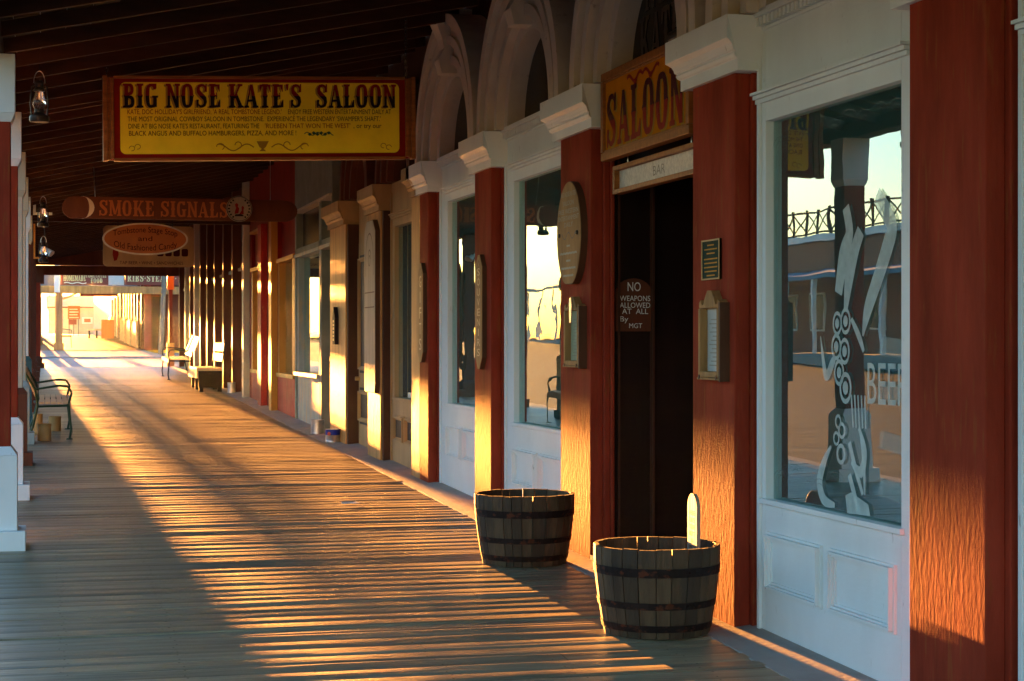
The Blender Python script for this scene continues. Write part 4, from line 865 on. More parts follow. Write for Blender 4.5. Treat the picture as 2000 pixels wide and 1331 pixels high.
# ================================================================= PORCH ROOFS AND POSTS
XE = -0.56
def roof_z(x): return 2.10 + 0.215 * (x + 0.45)
def porch(label, y0, y1, dz, first=False):
    t = thing('porch_roof', label, 'porch roof', (-.4, (y0 + y1) / 2, 2.0 + dz), 'porch roofs over the boardwalk')
    m = MB(); za, zb_ = roof_z(XE) + dz, roof_z(3.64) + dz
    nb = 24
    for k in range(nb):   # boards running along the walk
        xa = XE + (3.64 - XE) * k / nb; xb = XE + (3.64 - XE) * (k + 1) / nb - 0.006; e = 0.004 * (k % 3)
        m.hexa([(xa, y0, roof_z(xa) + dz + e), (xb, y0, roof_z(xb) + dz + e), (xb, y1, roof_z(xb) + dz + e), (xa, y1, roof_z(xa) + dz + e),
                (xa, y0, roof_z(xa) + dz + .03), (xb, y0, roof_z(xb) + dz + .03), (xb, y1, roof_z(xb) + dz + .03), (xa, y1, roof_z(xa) + dz + .03)])
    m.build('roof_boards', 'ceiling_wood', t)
    m = MB().hexa([(XE - .05, y0, za + .035), (3.64, y0, zb_ + .035), (3.64, y1, zb_ + .035), (XE - .05, y1, za + .035), (XE - .05, y0, za + .06), (3.64, y0, zb_ + .06), (3.64, y1, zb_ + .06), (XE - .05, y1, za + .06)])
    m.build('roof_sheet', 'roof_grey', t)
    y = y0 + 0.3
    while y < y1 - .1:
        m = MB(); h = .14; m.hexa([(XE + .02, y, roof_z(XE) + dz - h + .04), (3.5, y, roof_z(3.5) + dz - h), (3.5, y + .045, roof_z(3.5) + dz - h), (XE + .02, y + .045, roof_z(XE) + dz - h + .04),
                                  (XE + .02, y, roof_z(XE) + dz - .001), (3.5, y, roof_z(3.5) + dz - .001), (3.5, y + .045, roof_z(3.5) + dz - .001), (XE + .02, y + .045, roof_z(XE) + dz - .001)])
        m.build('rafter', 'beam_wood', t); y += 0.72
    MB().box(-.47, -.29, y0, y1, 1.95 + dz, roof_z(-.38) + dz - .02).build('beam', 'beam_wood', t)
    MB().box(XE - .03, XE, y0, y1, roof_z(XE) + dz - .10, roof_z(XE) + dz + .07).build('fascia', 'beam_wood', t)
    return t
porch('dark boarded porch roof over the walk in front of the red saloon', -3.0, 16.9, 0)
porch('dark boarded porch roof over the walk between the tan and grey shops', 16.92, 26.0, 0.02)
p3 = porch('dark boarded porch roof over the walk beside the scarlet shop', 26.02, 32.0, -0.02)
p4 = porch('dark boarded porch roof at the far end of the block beside the long shopfront', 32.02, 48.7, 0.0)
MB().box(-.6, 3.6, 48.55, 48.7, 1.72, 1.97).build('end_beam', 'brown_paint', p4); MB().box(-.5, 3.55, 48.58, 48.68, 1.98, 2.9).build('gable_board', 'brown_paint', p4)
MB().box(-.72, -.05, 48.3, 48.54, 1.48, 1.95).build('corner_block', 'brown_paint', p4)
for yy in (30.0,): MB().box(-.5, 3.55, 31.85, 31.95, 2.05, 2.25).build('cross_beam', 'beam_wood', p3)
def post(label, y, shaft, base, cap, shaft_z=1.49, base_h=.70, w=.22, pm=None, xr=-.235, top=1.95):
    z0 = gz(y); t = thing('porch_post', label, 'post', (xr - w / 2, y, z0), 'porch posts along the street edge')
    xl = xr - w
    MB().box(xl, xr, y - w / 2, y + w / 2, z0 + base_h * .5, shaft_z + .02).build('shaft', shaft, t, bevel=.008)
    m = MB(); m.box(xl - .045, xr + .045, y - w / 2 - .045, y + w / 2 + .045, z0 + .13, z0 + base_h - .06)
    e = .045; zc = z0 + base_h
    m.hexa([(xl - e, y - w / 2 - e, zc - .059), (xr + e, y - w / 2 - e, zc - .059), (xr + e, y + w / 2 + e, zc - .059), (xl - e, y + w / 2 + e, zc - .059), (xl - .004, y - w / 2 - .004, zc), (xr + .004, y - w / 2 - .004, zc), (xr + .004, y + w / 2 + .004, zc), (xl - .004, y + w / 2 + .004, zc)])
    m.build('base', base, t, bevel=.003)
    e = .10; MB().box(xl - e, xr + e, y - w / 2 - e, y + w / 2 + e, z0 - .02, z0 + .129).build('plinth', pm or base, t, bevel=.004)
    if cap:
        e = .004; m = MB(); m.box(xl - .03, xr + .03, y - w / 2 - .03, y + w / 2 + .03, shaft_z + .06, top)
        m.hexa([(xl - .004, y - w / 2 - e, shaft_z), (xr + .004, y - w / 2 - e, shaft_z), (xr + .004, y + w / 2 + e, shaft_z), (xl - .004, y + w / 2 + e, shaft_z), (xl - .03, y - w / 2 - .03, shaft_z + .059), (xr + .03, y - w / 2 - .03, shaft_z + .059), (xr + .03, y + w / 2 + .03, shaft_z + .059), (xl - .03, y + w / 2 + .03, shaft_z + .059)])
        m.build('capital', cap, t, bevel=.003)
    return t
post('red post with white base and capital nearest the camera at the left edge', 12.79, 'red_paint', 'white_paint', 'white_paint')
post('second red post with white base and capital, just behind the nearest post', 16.0, 'red_paint', 'white_paint', 'white_paint')
post('cream post with brown base, third along the street edge', 19.35, 'cream_paint', 'brown_paint', 'cream_paint', base_h=.80, pm='brown_paint')
post('cream post with grey base beside the green metal bench', 22.3, 'cream_paint', 'grey_paint', 'cream_paint', base_h=.75)
post('pale post with dark green base behind the green metal bench', 25.6, 'white_paint', 'teal_paint', 'white_paint', base_h=.95, top=1.97)
post('brown red post beyond the green bench, before the scarlet shop', 28.8, 'brown_paint', 'brown_paint', 'cream_paint', top=1.93)
for k, yy in enumerate((32.2, 35.5, 38.8, 42.0, 45.2)):
    post(('brown post opposite the cream post of the long shop', 'brown post opposite the wooden bench', 'brown post opposite the near side of the cream slatted bench', 'brown post one place past the cream slatted bench', 'brown post one place before the street corner')[k], yy, 'brown_paint', 'brown_paint', None, shaft_z=1.93, base_h=.3)
post('dark red corner post at the far end of the block', 48.2, 'red_paint', 'brown_paint', None, shaft_z=1.48, base_h=.3, xr=-.14, w=.34)
# post at the house side of the far end
yy = 50.2; z0 = gz(yy) - .1
t = thing('corner_pillar', 'slim brown pillar with boxy capital and base at the far street corner', 'pillar', (3.32, yy, z0))
MB().box(3.275, 3.375, yy - .06, yy + .06, z0 + .4, 1.7).build('shaft', 'brown_paint', t, bevel=.004); MB().box(3.22, 3.42, yy - .1, yy + .1, z0, z0 + .7).build('base', 'tan_paint', t, bevel=.004); MB().box(3.23, 3.41, yy - .09, yy + .09, 1.40, 1.86).build('capital', 'orange_paint', t, bevel=.004)

# hanging wooden block by the big sign
t = thing('hanger_block', 'small wooden block under the rafters above the left end of the big yellow sign', 'block', (.52, 16.3, 2.53)); MB().hexa([(.46, 16.2, 2.50), (.555, 16.2, 2.50), (.555, 16.35, 2.50), (.46, 16.35, 2.50), (.445, 16.2, 2.62), (.57, 16.2, 2.62), (.57, 16.35, 2.62), (.445, 16.35, 2.62)]).build('block', 'tan_wood', t)

# ================================================================= LANTERNS
def lantern(label, x, y, z, s=1.0):
    t = thing('lantern', label, 'lantern', (x, y, z), 'oil lanterns hanging from the porch')
    c = (x, y, z)
    L1 = lambda prof, name, mt, sm=True: MB().lathe([(r * s, h * s) for r, h in prof], c, 18, False).build(name, mt, t, smooth=sm)
    L1([(.001, -.355), (.075, -.355), (.082, -.335), (.078, -.305), (.05, -.29), (.038, -.275), (.04, -.25), (.001, -.25)], 'fuel_tank', 'black_metal')
    L1([(.034, -.25), (.050, -.225), (.056, -.20), (.052, -.17), (.036, -.12), (.032, -.10)], 'lamp_glass', 'clear_glass')
    L1([(.001, -.095), (.045, -.10), (.047, -.085), (.035, -.07), (.036, -.04), (.04, -.035), (.028, -.01), (.001, -.005)], 'chimney', 'black_metal')
    m = MB()
    for sg in (-1, 1): m.tube([Vector(c) + Vector((sg * .06 * s, 0, -.32 * s)), Vector(c) + Vector((sg * .072 * s, 0, -.2 * s)), Vector(c) + Vector((sg * .06 * s, 0, -.06 * s)), Vector(c) + Vector((sg * .036 * s, 0, -.045 * s))], .006 * s, 6)
    m.build('side_tube', 'black_metal', t)
    MB().tube([Vector(c) + Vector((math.cos(a) * .045 * s, 0, math.sin(a) * .10 * s - .03 * s)) for a in [i * math.pi / 10 for i in range(11)]], .0035 * s, 6).build('bail', 'tin', t)
    MB().tube([Vector(c) + Vector((0, 0, .065 * s)), Vector(c) + Vector((0, 0, .34))], .003, 5).build('hanging_wire', 'black_metal', t)
    return t
lantern('nearest oil lantern hanging from the rafters at the left', -.05, 14.2, 2.00, 0.92)
lantern('oil lantern hanging above the white bracket at the left', -.04, 26.0, 1.95)
lantern('oil lantern hanging beside the cone lamp over the yellow bracket', -.04, 30.0, 1.62)
t = thing('sign_bracket', 'L-shaped white bracket on a porch post at the left', 'bracket', (-.17, 28, 1.9)); m = MB(); m.box(-.19, -.15, 27.98, 28.02, 1.90, 2.36); m.box(-.149, .09, 27.98, 28.02, 1.90, 1.935); m.build('bar', 'white_paint', t)
t = thing('yellow_bracket', 'thin yellow bracket below the white bracket at the left', 'bracket', (-.17, 30.2, 1.3)); m = MB(); m.box(-.20, -.17, 30.18, 30.22, 1.33, 1.9); m.box(-.169, .03, 30.18, 30.22, 1.33, 1.36); m.build('bar', 'orange_paint', t)
t = thing('cone_lamp', 'small white cone-shaped spotlight beside the farthest lantern', 'lamp', (.03, 30.4, 1.45)); m = MB(); m.cyl((.0, 30.4, 1.50), (.09, 30.35, 1.42), .028, .06, 14); m.build('shade', 'white_paint', t); MB().tube([(.0, 30.4, 1.5), (-.02, 30.4, 1.6), (-.02, 30.4, 2.02)], .006).build('stem', 'black_metal', t)

# ================================================================= HANGING SIGNS FURTHER ALONG
Y = 24.0
t = thing('smoke_shop_sign', 'long brown plank lettered SMOKE SIGNALS with a crescent at its left end', 'sign', (1.6, Y, 1.6))
pts = [(.16, 0), (2.9, 0)] + [(2.9 + .18 * math.cos(R(a)), .142 + .142 * math.sin(R(a))) for a in range(-75, 90, 15)] + [(2.9, .285), (.16, .285)] + [(.16 - .14 * math.sin(R(a)), .142 + .142 * math.cos(R(a))) for a in range(15, 180, 15)]
O = (.18, Y, 1.588); MB().prism(pts, O, CU, CV, CN, .04).build('board', 'brown_paint', t)
west_text('SMOKE SIGNALS', 1.68, .205, (.665, Y - .04, 1.628), CU, CV, CN, .002).build('lettering', 'orange_sign', t)
m = MB(); oc = [(.17 * math.cos(R(a)), .145 * math.sin(R(a))) for a in range(-90, 100, 15)]; ic = [(.03 + .075 * math.cos(R(a)), .145 * math.sin(R(a))) for a in range(-90, 100, 15)]; m.ring(oc, ic, (.44, Y - .041, 1.732), CU, CV, CN, .006); m.build('crescent', 'moon_white', t)
m = MB(); m.tube([(.62, Y, 1.87), (.60, Y, 2.28)], .004, 5); m.tube([(2.9, Y, 1.87), (2.9, Y, 2.78)], .004, 5); m.build('chain', 'tin', t)
t = thing('round_sign', 'round white sign with red seated figures hung over the end of the smoke shop plank', 'sign', (2.47, Y - .12, 1.57))
MB().prism(ell(2.475, 0, .172, .172), (0, Y - .10, 1.745), CU, CV, CN, .025).build('board', 'weathered_board', t)
m = MB(); oc = [(.165 * math.cos(R(a)), .165 * math.sin(R(a))) for a in range(0, 361, 10)]; ic = [(.158 * math.cos(R(a)), .158 * math.sin(R(a))) for a in range(0, 361, 10)]; m.ring(oc, ic, (2.475, Y - .1252, 1.745), CU, CV, CN, .002)
for k in range(20):
    if k in (4, 5, 6, 14, 15, 16): continue
    a = 2 * math.pi * k / 20; m.prism([(-.01, -.012), (.01, -.012), (.01, .012), (-.01, .012)], (2.475 + .135 * math.cos(a), Y - .1252, 1.745 + .135 * math.sin(a)), (-math.sin(a), 0, math.cos(a)), (math.cos(a), 0, math.sin(a)), CN, .002)
m.prism([(-.06, -.10), (.06, -.10), (.05, -.08), (.02, -.07), (-.05, -.075)], (2.475, Y - .1252, 1.745), CU, CV, CN, .002); m.build('lettering', 'sign_black', t)
m = MB(); m.prism([(-.06, -.07), (-.01, -.06), (.0, 0), (-.02, .03), (-.01, .05), (-.03, .075), (-.055, .06), (-.05, .03), (-.04, .01), (-.055, -.03)], (2.475, Y - .1252, 1.745), CU, CV, CN, .003); m.prism([(.0, -.07), (.06, -.07), (.055, -.02), (.065, .02), (.045, .04), (.03, .02), (.035, -.02)], (2.475, Y - .1252, 1.745), CU, CV, CN, .003); m.build('figures', 'sign_red', t)
Y = 29.0
t = thing('oval_sign', 'oval orange sign lettered Tombstone Stage Stop and Old Fashioned Candy', 'sign', (1.53, Y, 1.38))
cx, cz, rx, rz = 1.525, 1.61, .655, .245
MB().prism(ell(cx, 0, rx, rz, 48), (0, Y, cz), CU, CV, CN, .03).build('board', 'orange_sign', t)
m = MB(); m.ring([(cx + rx * 1.02 * math.cos(R(a)), rz * 1.04 * math.sin(R(a))) for a in range(0, 361, 8)], [(cx + rx * .975 * math.cos(R(a)), rz * .94 * math.sin(R(a))) for a in range(0, 361, 8)], (0, Y - .002, cz), CU, CV, CN, .034); m.build('rim', 'moon_white', t)
m = MB()
for s, size, dz, wd, arc in (('Tombstone Stage Stop', .13, .105, 1.0, -.25), ('and', .11, -.03, .22, 0), ('Old Fashioned Candy', .14, -.185, .98, .25)):
    q = text_mb(s, size, (cx, Y - .031, cz + dz), CU, CV, CN, width=wd, depth=.002, arc=arc); m.add(q.v, q.f)
m.build('lettering', 'sign_ink', t)
m = MB(); m.tube([(1.1, Y, 1.80), (1.1, Y, 2.36)], .005, 5); m.tube([(1.95, Y, 1.80), (1.95, Y, 2.5)], .005, 5); m.build('chain', 'black_metal', t)
Y = 34.0
t = thing('beer_hall_sign', 'rectangular tan sign lettered TAP BEER WINE SANDWICHES behind the oval sign', 'sign', (1.85, Y, 1.37))
MB().prism(rounded(1.02, 2.68, 0, .76, .08), (0, Y, 1.37), CU, CV, CN, .04).build('board', 'tan_paint', t)
q = text_mb('TAP BEER \u2022 WINE \u2022 SANDWICHES', .085, (1.9, Y - .04, 1.415), CU, CV, CN, width=1.16, depth=.002); q.build('lettering', 'sign_ink', t)
q = MB(); [q.prism(rounded(2.0 + k * .15, 2.12 + k * .15, .20, .36 - .02 * (k % 2), .03), (0, Y - .04, 1.37), CU, CV, CN, .003) for k in range(4)]; q.build('lettering', 'sign_ink', t)
m = MB(); m.prism([(0, 0), (.05, .02), (.08, .12), (.07, .3), (.03, .36), (-.02, .3), (-.03, .12)], (1.22, Y - .04, 1.47), CU, CV, CN, .003); m.build('ornament', 'sign_red', t)
m = MB(); m.tube([(1.2, Y, 2.13), (1.2, Y, 2.42)], .005, 5); m.tube([(2.5, Y, 2.13), (2.5, Y, 2.7)], .005, 5); m.build('chain', 'black_metal', t)

# ================================================================= BENCHES, CANS
def bench_metal(label, x_back, y0, y1, facing, seat_mat, frame_mat, bh=.86, depth=.52, seat_h=.44, group='benches along the walk'):
    """facing +1: faces +X, -1: faces -X"""
    s = facing; ym = (y0 + y1) / 2; t = thing('metal_bench', label, 'bench', (x_back + s * depth / 2, ym, gz(ym)), group)
    P = lambda d, y, h: Vector((x_back + s * d, y, gz(y) + h))
    for y in (y0, y1):
        m = MB(); m.tube([P(depth - .02, y, .01), P(depth + .0, y, .12), P(depth - .03, y, seat_h), P(depth + .005, y, .58), P(depth - .04, y, .655), P(depth - .15, y, .665), P(.08, y, .62)], .014, 8)
        m.tube([P(.0, y, .01), P(.06, y, .15), P(.12, y, seat_h - .02), P(.09, y, .62), P(-.05, y, bh)], .014, 8); m.tube([P(.12, y, seat_h - .03), P(depth - .03, y, seat_h - .02)], .014, 8)
        m.cyl(P(depth - .02, y, 0), P(depth - .02, y, .015), .045, .035, 10); m.cyl(P(0, y, 0), P(0, y, .015), .045, .035, 10)
        m.build('side_frame', frame_mat, t, smooth=True)
    m = MB()
    for k in range(5):
        d = .14 + k * (depth - .17) / 5; a, b_, c, e = P(d, y0, seat_h), P(d + (depth - .17) / 5 - .012, y0, seat_h), P(d + (depth - .17) / 5 - .012, y1, seat_h), P(d, y1, seat_h); up = Vector((0, 0, .025))
        m.hexa([a, b_, c, e, a + up, b_ + up, c + up, e + up] if s > 0 else [b_, a, e, c, b_ + up, a + up, e + up, c + up])
    m.hexa([P(depth - .03, y0, seat_h - .06), P(depth + .0, y0, seat_h - .06), P(depth + .0, y1, seat_h - .06), P(depth - .03, y1, seat_h - .06), P(depth - .03, y0, seat_h + .02), P(depth + .0, y0, seat_h + .02), P(depth + .0, y1, seat_h + .02), P(depth - .03, y1, seat_h + .02)])
    m.build('seat', seat_mat, t)
    m = MB(); nb = 5
    for k in range(nb):
        h0 = seat_h + .08 + k * (bh - seat_h - .08) / nb; h1 = h0 + (bh - seat_h - .08) / nb - .012
        d0 = .125 - (h0 - .44) * .42; d1 = .125 - (h1 - .44) * .42
        m.hexa([P(d0, y0, h0), P(d0 + .02, y0, h0), P(d0 + .02, y1, h0), P(d0, y1, h0), P(d1, y0, h1), P(d1 + .02, y0, h1), P(d1 + .02, y1, h1), P(d1, y1, h1)])
    m.build('backrest', seat_mat, t)
    return t
bench_metal('green metal slatted bench against the posts at the left', -.22, 22.75, 24.6, 1, 'bench_wood', 'green_metal')
bench_metal('cream slatted metal bench with curved arms before the long shopfront', 3.22, 40.1, 42.2, -1, 'bench_wood', 'black_metal', bh=.95, depth=.62)
t = thing('wooden_bench', 'heavy dark wooden bench with two pale back boards near the cans', 'bench', (3.12, 35.6, gz(35.6)), 'benches along the walk')
y0, y1 = 34.6, 36.6; g0 = gz(35.6)
MB().box(2.78, 3.26, y0, y1, g0 + .38, g0 + .44).build('seat', 'bench_wood', t, bevel=.005); MB().box(2.775, 2.81, y0, y1, g0 + .24, g0 + .379).build('apron', 'bench_wood', t)
for y in (y0 + .04, (y0 + y1) / 2, y1 - .12):
    for x in (2.83, 3.18): MB().box(x, x + .08, y, y + .08, g0 - .03, g0 + .379).build('leg', 'bench_dark', t)
MB().box(2.815, 3.26, y0 + .005, y0 + .035, g0 + .06, g0 + .378).build('end_board', 'bench_dark', t)
for z in (.56, .76):
    MB().hexa([(3.20 + z * .1, y0, g0 + z), (3.22 + z * .1, y0, g0 + z), (3.22 + z * .1, y1, g0 + z), (3.20 + z * .1, y1, g0 + z), (3.215 + z * .1, y0, g0 + z + .15), (3.235 + z * .1, y0, g0 + z + .15), (3.235 + z * .1, y1, g0 + z + .15), (3.215 + z * .1, y1, g0 + z + .15)]).build('back_board', 'bench_wood', t)
m = MB(); [m.tube([(3.25, y, g0 + .44), (3.34, y, g0 + .93)], .012, 6) for y in (y0 + .05, (y0 + y1) / 2, y1 - .05)]; m.build('back_support', 'black_metal', t)
def can(label, x, y, r, h, body='tin', blue=False):
    z0 = gz(y); t = thing('tin_can', label, 'can', (x, y, z0), 'tin cans used for ash on the walk'); z0 += .01
    prof = [(r * .98, 0), (r, .004)]
    n = 7
    lo, hi = (.15 * h, .5 * h) if blue else (.12 * h, .85 * h)
    for k in range(n * 2 + 1): prof.append((r * (1 if k % 2 == 0 else .965), lo + (hi - lo) * k / (n * 2)))
    prof += [(r, h * .99), (r * 1.02, h), (r * .96, h), (r * .95, h * .6), (.001, h * .6)]
    MB().lathe(prof, (x, y, z0), 24, False).build('body', body, t, smooth=True)
    if blue:
        MB().lathe([(r * 1.006, h * .56), (r * 1.006, h * .97)], (x, y, z0), 24, False).build('wrapper', 'can_blue', t, smooth=True)
        d = Vector((-.62, -.785, 0)); c = Vector((x, y, z0 + h * .66)) + d * (r * 1.01); MB().cyl(c, c + d * .004, .022, .022, 14).build('badge', 'can_red', t)
    return t
can('dented silver ribbed can standing at the foot of the teal door', 3.38, 22.95, .088, .185)
can('silver can with a blue band and red badge below the far tan pilaster', 3.36, 21.55, .088, .165, blue=True)
can('small silver can beside the heavy wooden bench', 3.37, 33.9, .075, .20)
can('brown ribbed can nearest the camera under the green bench', -.02, 22.45, .082, .21, 'brass')
can('brown ribbed can farther under the green bench', .11, 24.2, .082, .19, 'brass')
can('brown can against the post at the back of the green bench', -.10, 23.6, .06, .26, 'brass')

t = thing('paper_scrap', 'scrap of white paper lying on the lit boards', 'litter', (2.46, 14.95, gz(14.95)))
MB().hexa([(2.40, 14.90, gz(14.9) + .008), (2.56, 14.93, gz(14.93) + .007), (2.54, 15.05, gz(15.05) + .008), (2.41, 15.02, gz(15.02) + .012), (2.40, 14.90, gz(14.9) + .010), (2.56, 14.93, gz(14.93) + .009), (2.54, 15.05, gz(15.05) + .010), (2.41, 15.02, gz(15.02) + .014)]).build('sheet', 'letter_white', t)
# ================================================================= THE NEXT BLOCK
Y0 = 66.0; g = gz(66)
t = thing('far_shop_building', 'brown and red brick shop row across the side street', 'building', (3.6, 80, gz(80)))
m = MB(); m.box(3.45, 30, 66.6, 66.8, g, 3.4); m.box(3.45, 3.65, 66.81, 84, g, 3.4); m.build('wall', 'brown_paint', t)
m = MB(); m.box(3.45, 3.7, 84.01, 92, g, 3.4); m.build('wall', 'brick', t); m = MB(); m.box(3.45, 3.7, 92.01, 100, g, 3.4); m.build('wall', 'banner_red', t)
m = MB(); m.box(3.5, 3.7, 100.01, 140, .2, 3.4); m.build('wall', 'roof_pink', t)
for y in (66.9, 69.5, 72, 74.5, 77, 79.5, 82, 86, 90, 94, 98): MB().box(3.36, 3.5, y, y + .2, gz(y), 2.2).build('post', 'dark_brown' if y < 84 else 'cream_paint', t)
for x in (3.56, 4.3, 5.6, 7.2): MB().box(x, x + .14, 66.45, 66.59, g, 2.0).build('post', 'banner_red', t)
MB().box(3.75, 4.2, 66.56, 66.6, g + .05, 1.6).build('door', 'door_brown', t)
MB().box(3.45, 3.6, 66.4, 66.59, g, 1.85).build('corner_board', 'banner_red', t)
for y in (68, 71, 74, 77): 
    D = MB().box(3.42, 3.45, y, y + 1.4, g + .1, 1.5).build('window', 'door_brown', t)
t = thing('picket_fence', 'sunlit low wooden rail fence along the far shop wall', 'fence', (3.2, 74, gz(74)))
m = MB()
for k in range(38): y = 68.0 + k * .42; m.box(3.27, 3.30, y, y + .30, gz(y) + .02, gz(y) + .95 + .03 * (k % 3))
m.build('pickets', 'tan_wood', t)
for y in (68, 73, 78, 83.6): MB().box(3.22, 3.32, y, y + .1, gz(y), gz(y) + 1.05).build('post', 'bench_wood', t)
t = thing('far_porch_roof', 'low porch roof carrying painted banners across the side street', 'porch roof', (1.6, 70, 1.9))
MB().box(-.2, 5.2, 66.0, 66.2, 1.68, 1.95).build('fascia', 'tan_wood', t)
MB().hexa([(-.3, 66.2, 1.80), (3.44, 66.2, 1.80), (3.44, 97, 3.4), (-.3, 97, 3.4), (-.3, 66.2, 1.9), (3.44, 66.2, 1.9), (3.44, 97, 3.5), (-.3, 97, 3.5)]).build('roof_boards', 'ceiling_wood', t)
for y in (76, 86, 96.8): MB().box(-.3, 3.44, y, y + .15, 1.79 + (y - 66.2) * .052 - .12, 1.79 + (y - 66.2) * .052).build('cross_beam', 'brown_paint', t)
MB().hexa([(.55, 66.1, 1.50), (.62, 66.1, 1.45), (.62, 66.2, 1.45), (.55, 66.2, 1.5), (.95, 66.1, 1.68), (1.1, 66.1, 1.68), (1.1, 66.2, 1.68), (.95, 66.2, 1.68)]).build('bracket', 'tan_wood', t)
def far_post(label, x, y, w, mt): 
    t = thing('far_post', label, 'post', (x, y, gz(y)), 'posts of the far porch'); MB().box(x - w / 2, x + w / 2, y - w / 2, y + w / 2, gz(y) - .02, 1.68 + max(0, (y - 66)) * .05).build('shaft', mt, t); MB().box(x - w * .7, x + w * .7, y - w * .7, y + w * .7, gz(y) - .01, gz(y) + .25).build('base', mt, t)
far_post('thick tan post at the near corner of the far porch', .44, 66.1, .25, 'tan_wood')
far_post('second tan post of the far porch, behind the thick corner post', -.30, 74.5, .25, 'tan_wood')
far_post('third post of the far porch, near the black bench', -.45, 84, .25, 'tan_wood')
far_post('last tan post at the end of the far porch', -.45, 96, .25, 'tan_wood')
# banners on the far roof
t = thing('food_banner', 'long red banner lettered HOMEMADE FAMILY STYLE FOOD on the far roof', 'sign', (1.3, 66.05, 2.0))
MB().box(.50, 2.15, 66.04, 66.1, 1.98, 2.75).build('board', 'banner_red', t)
west_text('HOMEMADE', .78, .22, (.60, 66.04, 2.13), CU, CV, CN, .004).build('lettering', 'straw', t); west_text('FAMILYSTYLE', .72, .14, (1.38, 66.04, 2.26), CU, CV, CN, .004).build('lettering', 'straw', t); west_text('FOOD', .42, .16, (1.55, 66.04, 2.07), CU, CV, CN, .004).build('lettering', 'straw', t)
m = MB(); flat_stroke(m, [(.62 + .06 * k, 2.06 + .02 * math.sin(k)) for k in range(14)], .03, (0, 66.04, 0), CU, CV, CN, .005); m.build('scroll', 'letter_white', t)
t = thing('blank_sign', 'plain grey board between the two food banners', 'sign', (2.45, 66.05, 2.0)); MB().box(2.17, 2.72, 66.05, 66.1, 2.0, 2.38).build('board', 'wall_white', t); m = MB(); m.box(2.15, 2.17, 66.03, 66.1, 1.98, 2.5); m.box(2.72, 2.74, 66.03, 66.1, 1.98, 2.5); m.build('frame', 'banner_red', t)
t = thing('ribs_banner', 'long red banner lettered RIBS STEAKS beside the grey board', 'sign', (3.6, 66.05, 2.0)); MB().box(2.76, 4.9, 66.04, 66.1, 2.0, 2.75).build('board', 'banner_red', t)
west_text('RIBS*STEAKS*', 1.75, .24, (2.84, 66.04, 2.13), CU, CV, CN, .004).build('lettering', 'straw', t)
t = thing('white_panel', 'bright white upright board at the left end of the far roof', 'sign', (.4, 66, 2.0)); MB().box(.28, .48, 65.92, 65.98, 1.72, 2.75).build('board', 'white_paint', t)  # plain white painted board
t = thing('hanging_board', 'brown board hanging under the far porch roof', 'sign', (1.9, 76.5, 1.85)); MB().box(1.35, 2.9, 76.4, 76.45, 1.84, 2.12).build('board', 'orange_sign', t); MB().box(1.37, 2.88, 76.39, 76.4, 1.84, 1.92).build('stripe', 'banner_red', t)
t = thing('small_box_sign', 'small white board on the dark front across the side street', 'sign', (4.0, 66.4, 1.8)); MB().box(3.80, 4.25, 66.40, 66.44, 1.72, 1.88).build('board', 'wall_white', t); q = MB().box(3.86, 4.2, 66.395, 66.399, 1.78, 1.82); q.build('lettering', 'ink_grey', t)
t = thing('utility_pole', 'leaning grey wooden pole at the side street corner', 'pole', (4.05, 63.5, gz(63.5))); MB().cyl((3.86, 63.5, gz(63.5) - .1), (4.05, 63.5, 3.6), .095, .075, 12).build('pole', 'pole_wood', t, smooth=True)
# benches and signs beyond
t = thing('far_bench', 'sunlit wooden bench with high side at the far end of the far porch', 'bench', (2.6, 88, gz(88))); g = gz(88)
MB().box(1.9, 3.1, 87.8, 88.3, g + .38, g + .46).build('seat', 'bench_wood', t); MB().box(2.55, 3.15, 87.7, 87.78, g, g + .9).build('side_board', 'orange_sign', t); MB().hexa([(2.75, 87.8, g + .47), (2.95, 87.8, g + .47), (2.95, 88.4, g + .47), (2.75, 88.4, g + .47), (3.0, 87.8, g + 1.1), (3.12, 87.8, g + 1.1), (3.12, 88.4, g + 1.1), (3.0, 88.4, g + 1.1)]).build('backrest', 'bench_wood', t)
for x in (1.95, 2.3): MB().box(x, x + .08, 87.85, 87.93, g, g + .379).build('leg', 'bench_dark', t)
t = thing('far_dark_bench', 'dark bench beside the thick tan post across the side street', 'bench', (.8, 70, gz(70))); g = gz(70)
MB().box(.58, .94, 69.4, 70.9, g + .40, g + .47).build('seat', 'bench_wood', t); MB().tube([(.93, 69.4, g), (.90, 69.4, g + .42), (.92, 69.4, g + .66), (.60, 69.4, g + .70)], .014, 6).build('side_frame', 'black_metal', t); MB().box(.56, .59, 69.4, 70.9, g + .48, g + .85).build('backrest', 'bench_dark', t)
t = thing('stand_sign', 'orange and white restaurant signs on thin metal legs beyond the porch', 'sign', (1.4, 95, gz(95))); g = gz(95)
MB().box(1.08, 1.70, 95, 95.05, 1.10, 1.78).build('board', 'orange_sign', t); MB().box(1.12, 1.52, 94.98, 95.0, .82, 1.09).build('board', 'banner_red', t)
for x in (1.15, 1.38, 1.62): MB().cyl((x, 95.02, g), (x, 95.02, 1.1), .014).build('leg', 'black_metal', t)
q = MB(); [q.box(1.16, 1.62 - .05 * (k % 2), 94.995, 94.999, 1.16 + k * .14, 1.21 + k * .14) for k in range(4)]; q.build('lettering', 'wall_white', t)
